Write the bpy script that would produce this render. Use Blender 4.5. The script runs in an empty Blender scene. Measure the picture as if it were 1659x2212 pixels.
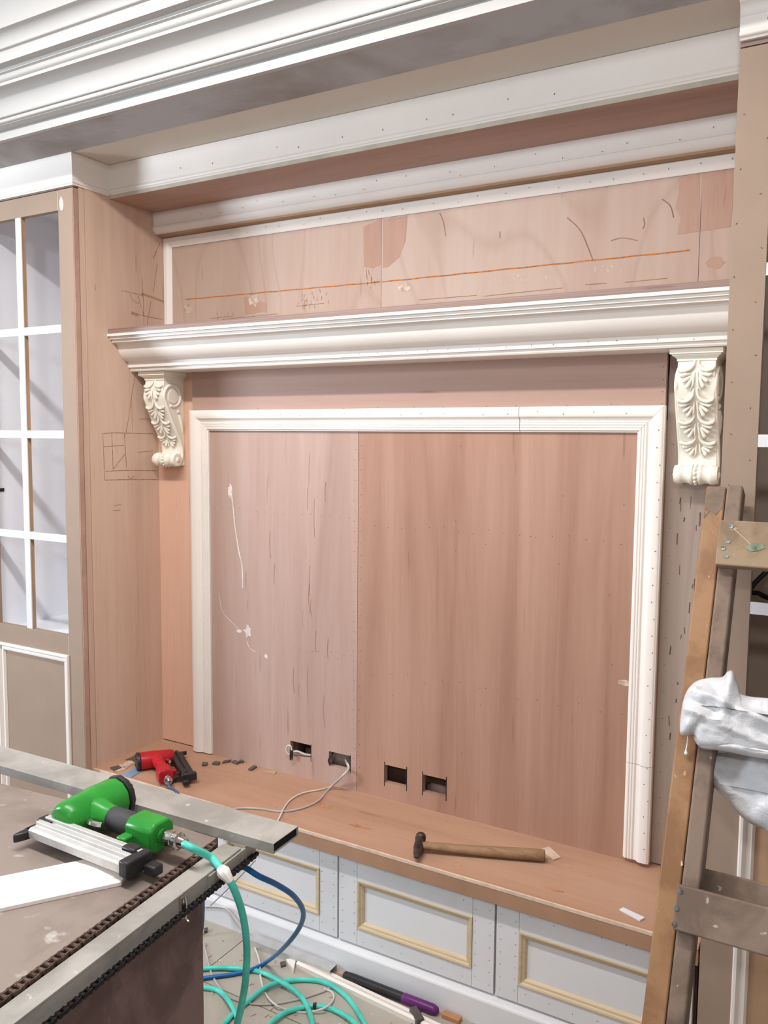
import bpy, bmesh, math, random
from mathutils import Vector, Matrix, noise
random.seed(7)
SC = bpy.context.scene
COL = SC.collection
# ------------------------------------------------------------------ camera
# X runs right along the back wall, Y into the wall, Z up; metres.
F = 1818.31
CAM = Vector((2.18376, -2.22352, 1.5120))
_a, _b, _c = (math.radians(v) for v in (30.0809, -5.0845, 0.4981))
FW = Vector((-math.sin(_a) * math.cos(_b), math.cos(_a) * math.cos(_b), math.sin(_b)))
_r = FW.cross(Vector((0, 0, 1))).normalized(); _u = _r.cross(FW)
RT = _r * math.cos(_c) + _u * math.sin(_c); UP = _u * math.cos(_c) - _r * math.sin(_c)
def at(px, py, ax, v):
    """point where the photograph's pixel meets the plane  axis = v"""
    d = FW + RT * ((px - 829.5) / F) - UP * ((py - 1106) / F)
    return CAM + d * ((v - CAM[ax]) / d[ax])
def atp(px, py, p0, n):
    d = FW + RT * ((px - 829.5) / F) - UP * ((py - 1106) / F)
    return CAM + d * ((p0 - CAM).dot(n) / d.dot(n))
cd = bpy.data.cameras.new('camera'); cam = bpy.data.objects.new('camera', cd); COL.objects.link(cam)
cd.sensor_fit = 'VERTICAL'; cd.sensor_height = 36.0; cd.lens = 36.0 * F / 2212.0
cd.clip_start = 0.02; cd.clip_end = 100
M = Matrix.Identity(4)
for i in range(3):
    M[i][0] = RT[i]; M[i][1] = UP[i]; M[i][2] = -FW[i]; M[i][3] = CAM[i]
cam.matrix_world = M
SC.camera = cam
# ------------------------------------------------------------------ light
SC.view_settings.view_transform = 'Standard'
SC.view_settings.look = 'None'
SC.view_settings.exposure = 0.28
SC.view_settings.gamma = 1.0
SC.view_settings.use_curve_mapping = False
W = bpy.data.worlds.new('world'); SC.world = W; W.use_nodes = True
bg = W.node_tree.nodes['Background']
bg.inputs[0].default_value = (1.0, 0.985, 0.97, 1); bg.inputs[1].default_value = 0.29
def lamp(name, kind, loc, energy, color, size=None, target=None):
    l = bpy.data.lights.new(name, kind); l.energy = energy; l.color = color
    if kind == 'POINT': l.shadow_soft_size = size
    if kind == 'AREA': l.shape = 'RECTANGLE'; l.size, l.size_y = size
    o = bpy.data.objects.new(name, l); COL.objects.link(o); o.location = loc
    if target is not None:
        o.rotation_euler = (Vector(target) - Vector(loc)).to_track_quat('-Z', 'Y').to_euler()
    return o
lamp('tube_lamp', 'AREA', (0.88, -1.32, 2.64), 39, (1.0, 0.97, 0.94), (1.8, 0.10), (0.88, -1.32, 0))
lamp('tube_lamp_upward', 'AREA', (0.88, -1.32, 2.66), 16, (1.0, 0.97, 0.94), (1.8, 0.10), (0.88, -1.32, 3))
lamp('second_lamp', 'POINT', (2.35, -3.3, 2.45), 52, (0.97, 0.98, 1.0), 0.10)
lamp('window_daylight', 'AREA', (-2.75, -2.9, 1.85), 118, (0.78, 0.89, 1.0), (0.9, 1.2), (0.9, 0, 1.5))

# ------------------------------------------------------------------ mesh helpers
class MB:
    def __init__(s): s.v = []; s.f = []
    def add(s, vs, fs):
        n = len(s.v); s.v += [Vector(p) for p in vs]; s.f += [tuple(i + n for i in f) for f in fs]; return s
    def obox(s, c, U, V, Wd):
        c, U, V, Wd = map(Vector, (c, U, V, Wd))
        vs = [c + U * a + V * b + Wd * d for a in (-1, 1) for b in (-1, 1) for d in (-1, 1)]
        return s.add(vs, [(0, 1, 3, 2), (4, 6, 7, 5), (0, 4, 5, 1), (2, 3, 7, 6), (0, 2, 6, 4), (1, 5, 7, 3)])
    def box(s, x0, x1, y0, y1, z0, z1):
        return s.obox(((x0 + x1) / 2, (y0 + y1) / 2, (z0 + z1) / 2), ((x1 - x0) / 2, 0, 0), (0, (y1 - y0) / 2, 0), (0, 0, (z1 - z0) / 2))
    def prism(s, poly, D):
        """polygon of 3D points extruded by vector D"""
        n = len(poly); D = Vector(D); a = [Vector(p) for p in poly]
        return s.add(a + [p + D for p in a], [tuple(range(n)), tuple(range(2 * n - 1, n - 1, -1))] + [(i, i + n, (i + 1) % n + n, (i + 1) % n) for i in range(n)])
    def sweep(s, prof, A, B, U, V, mA=0, mB=0):
        """moulding: profile [(u,v)] swept A->B; mA, mB shift the ends along the run by m*u (mitres)"""
        A, B, U, V = map(Vector, (A, B, U, V)); T = (B - A).normalized(); n = len(prof)
        a = [A + U * u + V * v + T * (mA * u) for u, v in prof]; b = [B + U * u + V * v - T * (mB * u) for u, v in prof]
        return s.add(a + b, [tuple(range(n)), tuple(range(2 * n - 1, n - 1, -1))] + [(i, i + n, (i + 1) % n + n, (i + 1) % n) for i in range(n)])
    def tube(s, pts, r, seg=10, caps=True):
        """round tube; r number or list (one per point)"""
        pts = [Vector(p) for p in pts]; n = len(pts)
        rs = r if isinstance(r, (list, tuple)) else [r] * n
        T = [(pts[min(i + 1, n - 1)] - pts[max(i - 1, 0)]).normalized() for i in range(n)]
        N = T[0].orthogonal().normalized(); vs = []; fs = []
        for i in range(n):
            N = (N - T[i] * N.dot(T[i])).normalized(); Bn = T[i].cross(N)
            for k in range(seg):
                t = 2 * math.pi * k / seg; vs.append(pts[i] + (N * math.cos(t) + Bn * math.sin(t)) * rs[i])
        for i in range(n - 1):
            for k in range(seg):
                fs.append((i * seg + k, i * seg + (k + 1) % seg, (i + 1) * seg + (k + 1) % seg, (i + 1) * seg + k))
        if caps: fs += [tuple(range(seg - 1, -1, -1)), tuple((n - 1) * seg + k for k in range(seg))]
        return s.add(vs, fs)
    def lathe(s, prof, O, A, seg=24, start=None):
        """prof [(r, h)] about axis A from O"""
        O, A = Vector(O), Vector(A).normalized(); N = Vector(start) if start else A.orthogonal().normalized(); Bn = A.cross(N); vs = []; fs = []
        n = len(prof)
        for r, h in prof:
            for k in range(seg):
                t = 2 * math.pi * (k + .5) / seg; vs.append(O + A * h + (N * math.cos(t) + Bn * math.sin(t)) * max(r, 1e-5))
        for i in range(n - 1):
            for k in range(seg):
                fs.append((i * seg + k, i * seg + (k + 1) % seg, (i + 1) * seg + (k + 1) % seg, (i + 1) * seg + k))
        fs += [tuple(range(seg - 1, -1, -1)), tuple((n - 1) * seg + k for k in range(seg))]
        return s.add(vs, fs)
    def ball(s, c, r, seg=10):
        c = Vector(c); rr = Vector((r, r, r)) if isinstance(r, (int, float)) else Vector(r)
        pr = []; vs = []; fs = []; m = seg // 2
        for i in range(m + 1):
            t = math.pi * i / m
            for k in range(seg):
                p = 2 * math.pi * k / seg
                vs.append(c + Vector((rr.x * math.sin(t) * math.cos(p), rr.y * math.sin(t) * math.sin(p), rr.z * math.cos(t))))
        for i in range(m):
            for k in range(seg):
                fs.append((i * seg + k, (i + 1) * seg + k, (i + 1) * seg + (k + 1) % seg, i * seg + (k + 1) % seg))
        return s.add(vs, fs)
    def build(s, name, mat, parent=None, bevel=0, smooth=30, label=None, merge=True):
        off = parent_loc(parent)
        me = bpy.data.meshes.new(name)
        bm = bmesh.new()
        vv = [bm.verts.new(p - off) for p in s.v]
        for f in s.f:
            try: bm.faces.new([vv[i] for i in f])
            except ValueError: pass
        if merge: bmesh.ops.remove_doubles(bm, verts=bm.verts, dist=1e-6)
        bmesh.ops.recalc_face_normals(bm, faces=bm.faces)
        bm.to_mesh(me); bm.free()
        if smooth:
            me.shade_smooth(); me.set_sharp_from_angle(angle=math.radians(smooth))
        else: me.shade_flat()
        me.materials.append(mat)
        o = bpy.data.objects.new(name, me); COL.objects.link(o)
        if parent: o.parent = parent
        if bevel:
            b = o.modifiers.new('bevel', 'BEVEL'); b.width = bevel; b.segments = 2; b.limit_method = 'ANGLE'; b.angle_limit = math.radians(40)
        if label: o['label'] = label
        return o
LOC = {}
def parent_loc(p):
    v = Vector((0, 0, 0))
    while p is not None: v = v + p.location; p = p.parent
    return v
def tag(o, label=None, cat=None, group=None, kind=None):
    if label: o['label'] = label
    if cat: o['category'] = cat
    if group: o['group'] = group
    if kind: o['kind'] = kind
    return o
def thing(name, loc, label, cat, group=None, kind=None):
    o = bpy.data.objects.new(name, None); COL.objects.link(o); o.location = loc; o.empty_display_size = .05
    return tag(o, label, cat, group, kind)
def single(name, mb, mat, label, cat, group=None, bevel=0, smooth=30, kind=None):
    """a thing that is one mesh, its origin at its base centre"""
    lo = [min(p[i] for p in mb.v) for i in range(3)]; hi = [max(p[i] for p in mb.v) for i in range(3)]
    c = Vector(((lo[0] + hi[0]) / 2, (lo[1] + hi[1]) / 2, lo[2]))
    mb.v = [p - c for p in mb.v]
    o = mb.build(name, mat, None, bevel, smooth); o.location = c
    return tag(o, label, cat, group, kind)
def spline(pts, n=8):
    pts = [Vector(p) for p in pts]; out = []
    for i in range(len(pts) - 1):
        p0 = pts[max(i - 1, 0)]; p1 = pts[i]; p2 = pts[i + 1]; p3 = pts[min(i + 2, len(pts) - 1)]
        for k in range(n):
            t = k / n
            out.append(.5 * ((2 * p1) + (p2 - p0) * t + (2 * p0 - 5 * p1 + 4 * p2 - p3) * t * t + (3 * p1 - p0 - 3 * p2 + p3) * t ** 3))
    return out + [pts[-1]]

# ------------------------------------------------------------------ materials
def lin(c):
    return tuple((v / 255 / 12.92 if v / 255 <= .04045 else ((v / 255 + .055) / 1.055) ** 2.4) for v in c) + (1,)
def newmat(name):
    m = bpy.data.materials.new(name); m.use_nodes = True; nt = m.node_tree
    return m, nt, nt.nodes['Principled BSDF']
def node(nt, t, **kw):
    n = nt.nodes.new(t)
    for k, v in kw.items(): setattr(n, k, v)
    return n
def coords(nt, scale, rnd=True):
    tc = node(nt, 'ShaderNodeTexCoord'); mp = node(nt, 'ShaderNodeMapping'); mp.inputs['Scale'].default_value = scale
    if rnd:
        oi = node(nt, 'ShaderNodeObjectInfo'); mul = node(nt, 'ShaderNodeVectorMath', operation='ADD')
        sc = node(nt, 'ShaderNodeMath', operation='MULTIPLY'); sc.inputs[1].default_value = 31.7
        nt.links.new(oi.outputs['Random'], sc.inputs[0]); nt.links.new(tc.outputs['Object'], mul.inputs[0]); nt.links.new(sc.outputs[0], mul.inputs[1])
        nt.links.new(mul.outputs[0], mp.inputs['Vector'])
    else: nt.links.new(tc.outputs['Object'], mp.inputs['Vector'])
    return mp.outputs[0]
def ramp(nt, src, stops):
    r = node(nt, 'ShaderNodeValToRGB'); cr = r.color_ramp
    while len(cr.elements) > 1: cr.elements.remove(cr.elements[-1])
    cr.elements[0].position = stops[0][0]; cr.elements[0].color = stops[0][1]
    for p, c in stops[1:]:
        e = cr.elements.new(p); e.color = c
    nt.links.new(src, r.inputs[0]); return r.outputs[0]
def noisen(nt, vec, scale=1, detail=4, rough=.55, dist=0):
    n = node(nt, 'ShaderNodeTexNoise'); n.inputs['Scale'].default_value = scale; n.inputs['Detail'].default_value = detail
    n.inputs['Roughness'].default_value = rough; n.inputs['Distortion'].default_value = dist
    nt.links.new(vec, n.inputs['Vector']); return n.outputs['Fac']
def mix(nt, a, b, fac, mode='MIX'):
    m = node(nt, 'ShaderNodeMix', data_type='RGBA', blend_type=mode)
    for sock, v in ((m.inputs[0], fac), (m.inputs[6], a), (m.inputs[7], b)):
        if hasattr(v, 'links') or hasattr(v, 'is_linked'): nt.links.new(v, sock)
        else: sock.default_value = v
    return m.outputs[2]
def bump(nt, src, bsdf, strength, dist=.002):
    b = node(nt, 'ShaderNodeBump'); b.inputs['Strength'].default_value = strength; b.inputs['Distance'].default_value = dist
    nt.links.new(src, b.inputs['Height']); nt.links.new(b.outputs[0], bsdf.inputs['Normal'])
def plain(name, c, rough=.6, metal=0, var=.05, vscale=9, bmp=0, spec=.3):
    m, nt, b = newmat(name); v = coords(nt, (vscale,) * 3)
    f = noisen(nt, v, 1, 5); lo = tuple(max(0, x * (1 - var * 2)) for x in c); hi = tuple(min(255, x * (1 + var)) for x in c)
    nt.links.new(ramp(nt, f, [(.3, lin(lo)), (.7, lin(hi))]), b.inputs['Base Color'])
    b.inputs['Roughness'].default_value = rough; b.inputs['Metallic'].default_value = metal; b.inputs['Specular IOR Level'].default_value = spec
    if bmp: bump(nt, noisen(nt, v, 8, 4), b, bmp)
    return m
def wood(name, light, mid, dark, axis=2, streak=1.0, rough=.55, across=11, along=.55, blotch=None, figure=0):
    """plywood / timber: streaky grain along an axis"""
    m, nt, b = newmat(name)
    s = [across] * 3; s[axis] = along
    f = noisen(nt, coords(nt, tuple(s)), 1, 6, .6, .9)
    base = ramp(nt, f, [(.28, lin(dark)), (.46, lin(mid)), (.66, lin(light))])
    s2 = [across * 11] * 3; s2[axis] = along * 6
    g = noisen(nt, coords(nt, tuple(s2)), 1, 3, .6)
    gr = ramp(nt, g, [(.34, (.84, .80, .77, 1)), (.56, (1, 1, 1, 1))])
    col = mix(nt, base, gr, .42 * streak, 'MULTIPLY')
    s3 = [1.7] * 3; s3[axis] = .8
    bl = noisen(nt, coords(nt, tuple(s3)), 1, 2)
    blc = ramp(nt, bl, [(.35, lin(blotch or mid)), (.65, lin(light))])
    col = mix(nt, col, blc, .38)
    if figure:
        s4 = [2.2] * 3; s4[axis] = .9
        wv = node(nt, 'ShaderNodeTexNoise'); wv.inputs['Scale'].default_value = 1.0; wv.inputs['Detail'].default_value = 1
        nt.links.new(coords(nt, tuple(s4)), wv.inputs['Vector'])
        mm = node(nt, 'ShaderNodeMath', operation='MULTIPLY'); mm.inputs[1].default_value = 26
        fr = node(nt, 'ShaderNodeMath', operation='PINGPONG'); fr.inputs[1].default_value = 1
        nt.links.new(wv.outputs['Fac'], mm.inputs[0]); nt.links.new(mm.outputs[0], fr.inputs[0])
        col = mix(nt, col, ramp(nt, fr.outputs[0], [(.0, (.80, .74, .70, 1)), (.22, (1, 1, 1, 1))]), figure, 'MULTIPLY')
    # small dark flecks, long with the grain
    s5 = [60] * 3; s5[axis] = 5
    fl = noisen(nt, coords(nt, tuple(s5)), 1, 1)
    col = mix(nt, col, ramp(nt, fl, [(.22, (.62, .54, .50, 1)), (.27, (1, 1, 1, 1))]), .45, 'MULTIPLY')
    nt.links.new(col, b.inputs['Base Color'])
    b.inputs['Roughness'].default_value = rough; b.inputs['Specular IOR Level'].default_value = .3
    bump(nt, g, b, .12)
    return m
def painted(name, c, rough=.45, smear=.04):
    m, nt, b = newmat(name)
    f = noisen(nt, coords(nt, (3, 3, 3)), 1, 4)
    col = ramp(nt, f, [(.3, lin(tuple(x * (1 - smear) for x in c))), (.7, lin(c))])
    nt.links.new(col, b.inputs['Base Color']); b.inputs['Roughness'].default_value = rough; b.inputs['Specular IOR Level'].default_value = .35
    return m
def dirty(name, c, patch, c2, scale=3, rough=.7, metal=0, lo=.45, hi=.6, spec=.3, bmp=.1, c3=None, fs=60, flo=.66, fhi=.70):
    """a base colour with smudged patches of a second one and small specks of a third"""
    m, nt, b = newmat(name)
    f = noisen(nt, coords(nt, (scale,) * 3), 1, 7, .62, .4)
    col = mix(nt, lin(c), lin(c2), ramp(nt, f, [(lo, (0, 0, 0, 1)), (hi, (patch,) * 3 + (1,))]))
    g = noisen(nt, coords(nt, (fs,) * 3), 1, 3)
    if c3: col = mix(nt, col, lin(c3), ramp(nt, g, [(flo, (0, 0, 0, 1)), (fhi, (.9, .9, .9, 1))]))
    nt.links.new(col, b.inputs['Base Color']); b.inputs['Roughness'].default_value = rough; b.inputs['Metallic'].default_value = metal
    b.inputs['Specular IOR Level'].default_value = spec
    bump(nt, g, b, bmp)
    return m
MT = dict(
    ply_up=wood('plywood_pale', (187, 164, 150), (180, 153, 138), (168, 138, 123), across=5, figure=.4, streak=.6),
    ply_left=wood('plywood_greyed', (184, 156, 144), (174, 142, 128), (154, 122, 108), across=7, along=.5, blotch=(176, 150, 140)),
    ply_right=wood('plywood_red', (180, 143, 124), (163, 125, 106), (138, 97, 80), across=8, along=.45, blotch=(158, 119, 100)),
    ply_side=wood('plywood_side', (212, 184, 166), (200, 170, 152), (184, 152, 134), across=7, blotch=(196, 164, 142)),
    ply_head=wood('plywood_header', (179, 148, 136), (171, 140, 127), (162, 129, 115), axis=0, across=7),
    ply_pil=wood('plywood_pilaster', (220, 179, 157), (212, 169, 146), (200, 155, 132), across=8),
    ply_grey=wood('plywood_weathered', (168, 152, 140), (156, 138, 127), (130, 110, 101), across=12),
    ply_bench=wood('plywood_bench', (181, 145, 121), (171, 132, 108), (156, 117, 94), axis=0, across=9),
    ply_soffit=wood('plywood_soffit', (187, 153, 137), (171, 137, 122), (151, 115, 101), axis=0, across=8),
    ply_edge=wood('plywood_edge', (159, 136, 127), (133, 107, 98), (91, 67, 60), axis=0, across=420, along=1.0, streak=.3), edge_grey=plain('greyed_board_edge', (196, 186, 170), .8), void=plain('recess_shade', (92, 70, 58), .9, var=.15),  # void: dark brown standing in for shade in cut-outs and drawer gaps
    mdf=plain('mdf', (156, 134, 117), .7, var=.02, vscale=4),
    lipping=plain('pale_lipping', (212, 186, 166), .7, var=.05, vscale=30), bench_face=plain('bench_front_mdf', (165, 127, 101), .7, var=.03), mdf_dark=plain('mdf_raw_edge', (176, 142, 112), .75, var=.04),
    cream=painted('cream_primer', (237, 228, 220)), ivory=painted('ivory_casting', (238, 231, 217), .5),
    white=painted('white_board', (223, 221, 223), .35), grey_r=painted('grey_laminate', (173, 155, 140), .5, .02), grey_in=painted('pale_grey_laminate', (243, 247, 255), .4, .02),
    wall=painted('white_wall_paint', (186, 183, 180), .7, .02), beige=painted('beige_soffit_board', (214, 204, 192), .6, .03),
    cement=dirty('stained_cement', (182, 182, 185), .8, (145, 134, 129), 2.2, .85, lo=.42, hi=.62),
    pine=wood('raw_pine', (207, 189, 160), (198, 176, 144), (179, 153, 117), axis=0, across=60, along=3),
    line=plain('pencil', (160, 126, 110), .8, var=.15, vscale=60), nail=plain('nail_head', (104, 82, 72), .6, .2, var=.1, vscale=60), crack=plain('veneer_crack', (148, 115, 99), .8, var=.1), black=plain('black_gap', (34, 26, 24), .8),
    chalk=plain('orange_chalk_line', (181, 112, 57), .9, var=.12, vscale=80), glue=wood('glue_stain', (177, 142, 124), (172, 135, 117), (161, 122, 106), across=30, along=3),
    putty=plain('putty', (216, 203, 195), .8, var=.06, vscale=40), torn=plain('torn_veneer', (199, 176, 157), .8, var=.14, vscale=60),
    tile=dirty('floor_tile', (171, 163, 152), .5, (152, 142, 131), 4, .35, c3=(204, 201, 196), fs=45, flo=.68, fhi=.72),
    grout=plain('grout', (150, 138, 124), .9),
    table=dirty('table_board', (135, 122, 114), .75, (112, 99, 92), 5, .6, c3=(177, 171, 166), fs=24, flo=.64, fhi=.74),
    apron=dirty('dark_apron', (128, 104, 100), .85, (94, 74, 72), 7, .6, c3=(150, 132, 126), fs=40, flo=.68, fhi=.75), hose_dark=plain('slate_blue_hose', (60, 88, 112), .4),
    steel=dirty('grey_steel', (172, 168, 162), .8, (144, 140, 134), 6, .42, .25, c3=(206, 202, 198), fs=34, flo=.68, fhi=.73),
    hollow=plain('hollow_shade', (30, 28, 28), .9), alu=plain('brushed_aluminium', (200, 198, 195), .5, .55, var=.03, vscale=30),
    chrome=plain('nickel_plate', (214, 208, 202), .18, 1, var=.03), darkmetal=plain('blued_steel', (66, 64, 66), .42, .7, var=.1),
    rust=dirty('rusty_chain', (104, 84, 74), .9, (66, 50, 44), 40, .75, .35, c3=(136, 124, 112), fs=120, flo=.64, fhi=.7),
    blackchain=plain('oily_black_chain', (40, 38, 40), .45, .5, var=.15, vscale=80),
    green=dirty('green_enamel', (44, 136, 50), .6, (34, 116, 42), 12, .28, c3=(120, 140, 104), fs=55, flo=.72, fhi=.76, bmp=.03),
    red=dirty('red_enamel', (176, 30, 40), .6, (146, 20, 30), 14, .32, c3=(190, 104, 96), fs=60, flo=.72, fhi=.76, bmp=.03),
    rubber=plain('black_rubber', (62, 60, 62), .62, var=.08, vscale=40), plastic=plain('black_plastic', (44, 42, 44), .4, var=.08),
    teal=plain('teal_hose', (83, 201, 183), .32, var=.06, vscale=20), blue=plain('blue_hose', (28, 104, 168), .35, var=.06, vscale=20),
    cable=plain('grey_cable', (178, 170, 164), .5, var=.05), cablew=plain('white_cable', (206, 200, 194), .45, var=.04),
    tape=plain('white_tape', (234, 230, 224), .5, var=.03), hick=wood('hammer_handle', (160, 128, 96), (138, 106, 78), (104, 78, 58), axis=0, across=90, along=6),
    iron=plain('dark_iron', (82, 72, 68), .45, .7, var=.2, vscale=60),
    lad_o=dirty('varnished_orange_timber', (150, 113, 80), .9, (127, 90, 60), 9, .5, c3=(173, 148, 126), fs=60, flo=.68, fhi=.74, bmp=.25),
    lad_g=dirty('weathered_timber', (127, 108, 94), .85, (99, 82, 71), 9, .75, c3=(172, 162, 151), fs=50, flo=.68, fhi=.73, bmp=.4),
    lad_r=dirty('splashed_timber', (148, 126, 101), .75, (115, 94, 74), 8, .7, c3=(175, 165, 143), fs=34, flo=.66, fhi=.72, bmp=.35),
    screw=plain('screw_head', (110, 116, 118), .4, .8, var=.2, vscale=200), slate=plain('slate_plate', (96, 88, 84), .45, .2, var=.08),
    blueplate=plain('blue_steel_plate', (150, 176, 214), .3, .4, var=.06), purple=plain('purple_plastic', (104, 42, 110), .35, var=.1),
    copper=plain('copper_scrap', (196, 140, 104), .4, .4, var=.1), offcut=wood('pale_offcut', (180, 163, 135), (173, 152, 121), (155, 130, 98), axis=0, across=40, along=3),
    paint_green=plain('green_paint_smear', (124, 132, 110), .8, var=.15, vscale=60),
)
def plastic_sheet():
    m, nt, b = newmat('white_plastic_sheet')
    f = noisen(nt, coords(nt, (9, 9, 9)), 1, 6, .6, .5)
    nt.links.new(ramp(nt, f, [(.3, lin((188, 188, 192))), (.65, lin((222, 221, 222)))]), b.inputs['Base Color'])
    b.inputs['Roughness'].default_value = .32; b.inputs['Subsurface Weight'].default_value = .0
    bump(nt, noisen(nt, coords(nt, (26, 26, 40)), 1, 4, .6, .8), b, .5, .006)
    return m
MT['sheet'] = plastic_sheet()

ZF = .02          # floor level
XR = 1.917        # right side of the recess
YC = -.391        # front of the two cabinets
YU, YP, YL = 0.0, -.045, -.061     # upper sheet, pilasters, lower sheet
ZB = .4087        # bench top
ZM = 1.725        # underside of the mantel
ZS = 2.373        # soffit

# ------------------------------------------------------------------ setting
fl = tag(MB().box(-3.6, 2.79, -5.0, .03, ZF - .12, ZF - .004).build('floor', MT['grout'], None, smooth=0), 'pale beige tiled floor strewn with offcuts', None, kind='structure')
tx = [-3.6 + .6 * i for i in range(14)]; ty = [.10 - .6 * i for i in range(9)]
tm = None
for i in range(10):
    for j in range(8):
        x0, y1 = tx[i], ty[j] - .075
        if tm is None:
            t = MB().box(.0015, .5985, .0015, .5985, -.008, 0).build('tile', MT['tile'], fl, .0008, 0); tm = t.data; mod = True
        else:
            t = bpy.data.objects.new('tile', tm); COL.objects.link(t); t.parent = fl
        t.location = (x0 + .04, y1 - .6, ZF)
ce = tag(MB().box(-3.6, 2.79, -5.0, -.74, 2.95, 3.05).build('ceiling', MT['wall'], None, smooth=0), kind='structure')
wb = tag(MB().box(-3.6, 2.92, .03, .15, ZF - .1, 3.05).build('wall_back', MT['ply_soffit'], None, smooth=0), kind='structure')
bh = tag(MB().box(-3.6, 2.79, -.60, .03, 2.52, 2.96).build('wall_bulkhead', MT['wall'], None, smooth=0), kind='structure')
wr = tag(MB().box(2.80, 2.92, -1.35, .03, ZF - .1, 3.05).build('wall_right_light_block', MT['wall'], None, smooth=0), kind='structure')  # unseen short wall, added to keep ambient light off the right side
so = tag(MB().box(-3.6, 2.79, -.572, -.404, ZS, ZS + .03).build('trim_1', MT['cement'], None, smooth=0), 'stained grey cement strip under the bulkhead', None, kind='structure')
s2 = tag(MB().box(.0, XR, -.404, -.02, ZS + .001, ZS + .03).build('trim_2', MT['beige'], None, smooth=0), 'beige board closing the top of the recess', None, kind='structure')
def crown(name, pts, back, ztop, label):
    prof = pts + [(back, ztop), (back, pts[0][1])]
    mb = MB(); n = len(prof)
    a = [Vector((-3.5, y, z)) for y, z in prof]
    mb.prism(a, (6.29, 0, 0))
    o = mb.build(name, MT['wall'], None, 0, 40); return tag(o, label, None, kind='structure')
def arc(p, q, bulge, n=8):
    """points from p to q bowed sideways"""
    p, q = Vector(p), Vector(q); d = q - p; nn = Vector((-d.y, d.x)) * bulge
    return [tuple(p + d * (i / n) + nn * (4 * (i / n) * (1 - i / n))) for i in range(n + 1)]
lower = [(-.574, 2.3715), (-.577, 2.3905), (-.571, 2.3935), (-.571, 2.3965), (-.600, 2.4000)] + arc((-.600, 2.4015), (-.606, 2.4135), .5, 6) + [(-.603, 2.4145)] + \
    arc((-.605, 2.4155), (-.613, 2.4215), .4, 5) + arc((-.613, 2.424), (-.662, 2.4665), -.22, 14) + [(-.668, 2.4670), (-.669, 2.4735)] + arc((-.669, 2.4745), (-.676, 2.4905), .3, 6) + \
    [(-.684, 2.492), (-.686, 2.5000)]
crown('trim_3', lower, -.56, 2.5, 'deep white crown moulding along the bulkhead')
upper = [(-.710, 2.4995), (-.713, 2.5265)] + arc((-.716, 2.5275), (-.722, 2.5335), .4, 5) + arc((-.722, 2.536), (-.744, 2.5565), -.18, 10) + [(-.748, 2.557)] + arc((-.748, 2.5575), (-.753, 2.562), .4, 4) + [(-.755, 2.566), (-.755, 2.96)]
crown('trim_4', upper, -.66, 2.96, 'upper white crown moulding and bulkhead face')

# ------------------------------------------------------------------ helpers for marks
def ribbon(mb, pts, w, n):
    """thin line of marks on a surface with normal n"""
    n = Vector(n).normalized()
    for p, q in zip(pts[:-1], pts[1:]):
        p, q = Vector(p), Vector(q); t = (q - p)
        if t.length < 1e-6: continue
        s = t.normalized().cross(n) * w / 2; e = n * .0004
        mb.add([p - s + e, q - s + e, q + s + e, p + s + e], [(0, 1, 2, 3)])
    return mb
def blob(mb, pts, n, h=.0005):
    n = Vector(n).normalized(); mb.add([Vector(p) + n * h for p in pts], [tuple(range(len(pts)))]); return mb
def ragged(c, rx, rz, k, seed, axis=1, jag=.35):
    rnd = random.Random(seed); out = []
    for i in range(k):
        a = 2 * math.pi * i / k; r = 1 + rnd.uniform(-jag, jag)
        d = Vector((rx * r * math.cos(a), 0, rz * r * math.sin(a)))
        if axis == 0: d = Vector((0, rx * r * math.cos(a), rz * r * math.sin(a)))
        if axis == 2: d = Vector((rx * r * math.cos(a), rz * r * math.sin(a), 0))
        out.append(Vector(c) + d)
    return out
def staples(mb, spots, n, size=.006, seed=1, w=.0011):
    rnd = random.Random(seed)
    n = Vector(n).normalized(); a = n.orthogonal().normalized(); b = n.cross(a)
    for p in spots:
        t = rnd.uniform(0, 6.28); d = (a * math.cos(t) + b * math.sin(t)) * size / 2
        ribbon(mb, [Vector(p) - d, Vector(p) + d], w, n)
    return mb

# ------------------------------------------------------------------ plywood sheets of the back wall
def holed(x0, x1, z0, z1, y0, y1, holes):
    xs = sorted({x0, x1, *[h[0] for h in holes], *[h[1] for h in holes]}); zs = sorted({z0, z1, *[h[2] for h in holes], *[h[3] for h in holes]})
    inh = lambda i, j: not (0 <= i < len(xs) - 1 and 0 <= j < len(zs) - 1) or any(h[0] <= (xs[i] + xs[i + 1]) / 2 <= h[1] and h[2] <= (zs[j] + zs[j + 1]) / 2 <= h[3] for h in holes)
    mb = MB()
    for i in range(len(xs) - 1):
        for j in range(len(zs) - 1):
            if inh(i, j): continue
            a, b, c, d = xs[i], xs[i + 1], zs[j], zs[j + 1]
            mb.add([(a, y0, c), (b, y0, c), (b, y0, d), (a, y0, d)], [(0, 1, 2, 3)]); mb.add([(a, y1, c), (b, y1, c), (b, y1, d), (a, y1, d)], [(3, 2, 1, 0)])
            for di, dj, q in ((-1, 0, ((a, c), (a, d))), (1, 0, ((b, c), (b, d))), (0, -1, ((a, c), (b, c))), (0, 1, ((a, d), (b, d)))):
                if inh(i + di, j + dj):
                    (p, r), (s, t) = q; mb.add([(p, y0, r), (s, y0, t), (s, y1, t), (p, y1, r)], [(0, 1, 2, 3)])
    return mb
def rect(x0, y0, x1, y1, plane):
    a, b = at(x0, y0, 1, plane), at(x1, y1, 1, plane); return (min(a.x, b.x), max(a.x, b.x), min(a.z, b.z), max(a.z, b.z))
S1, S2 = .8795, 1.7867
ups = []
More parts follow.
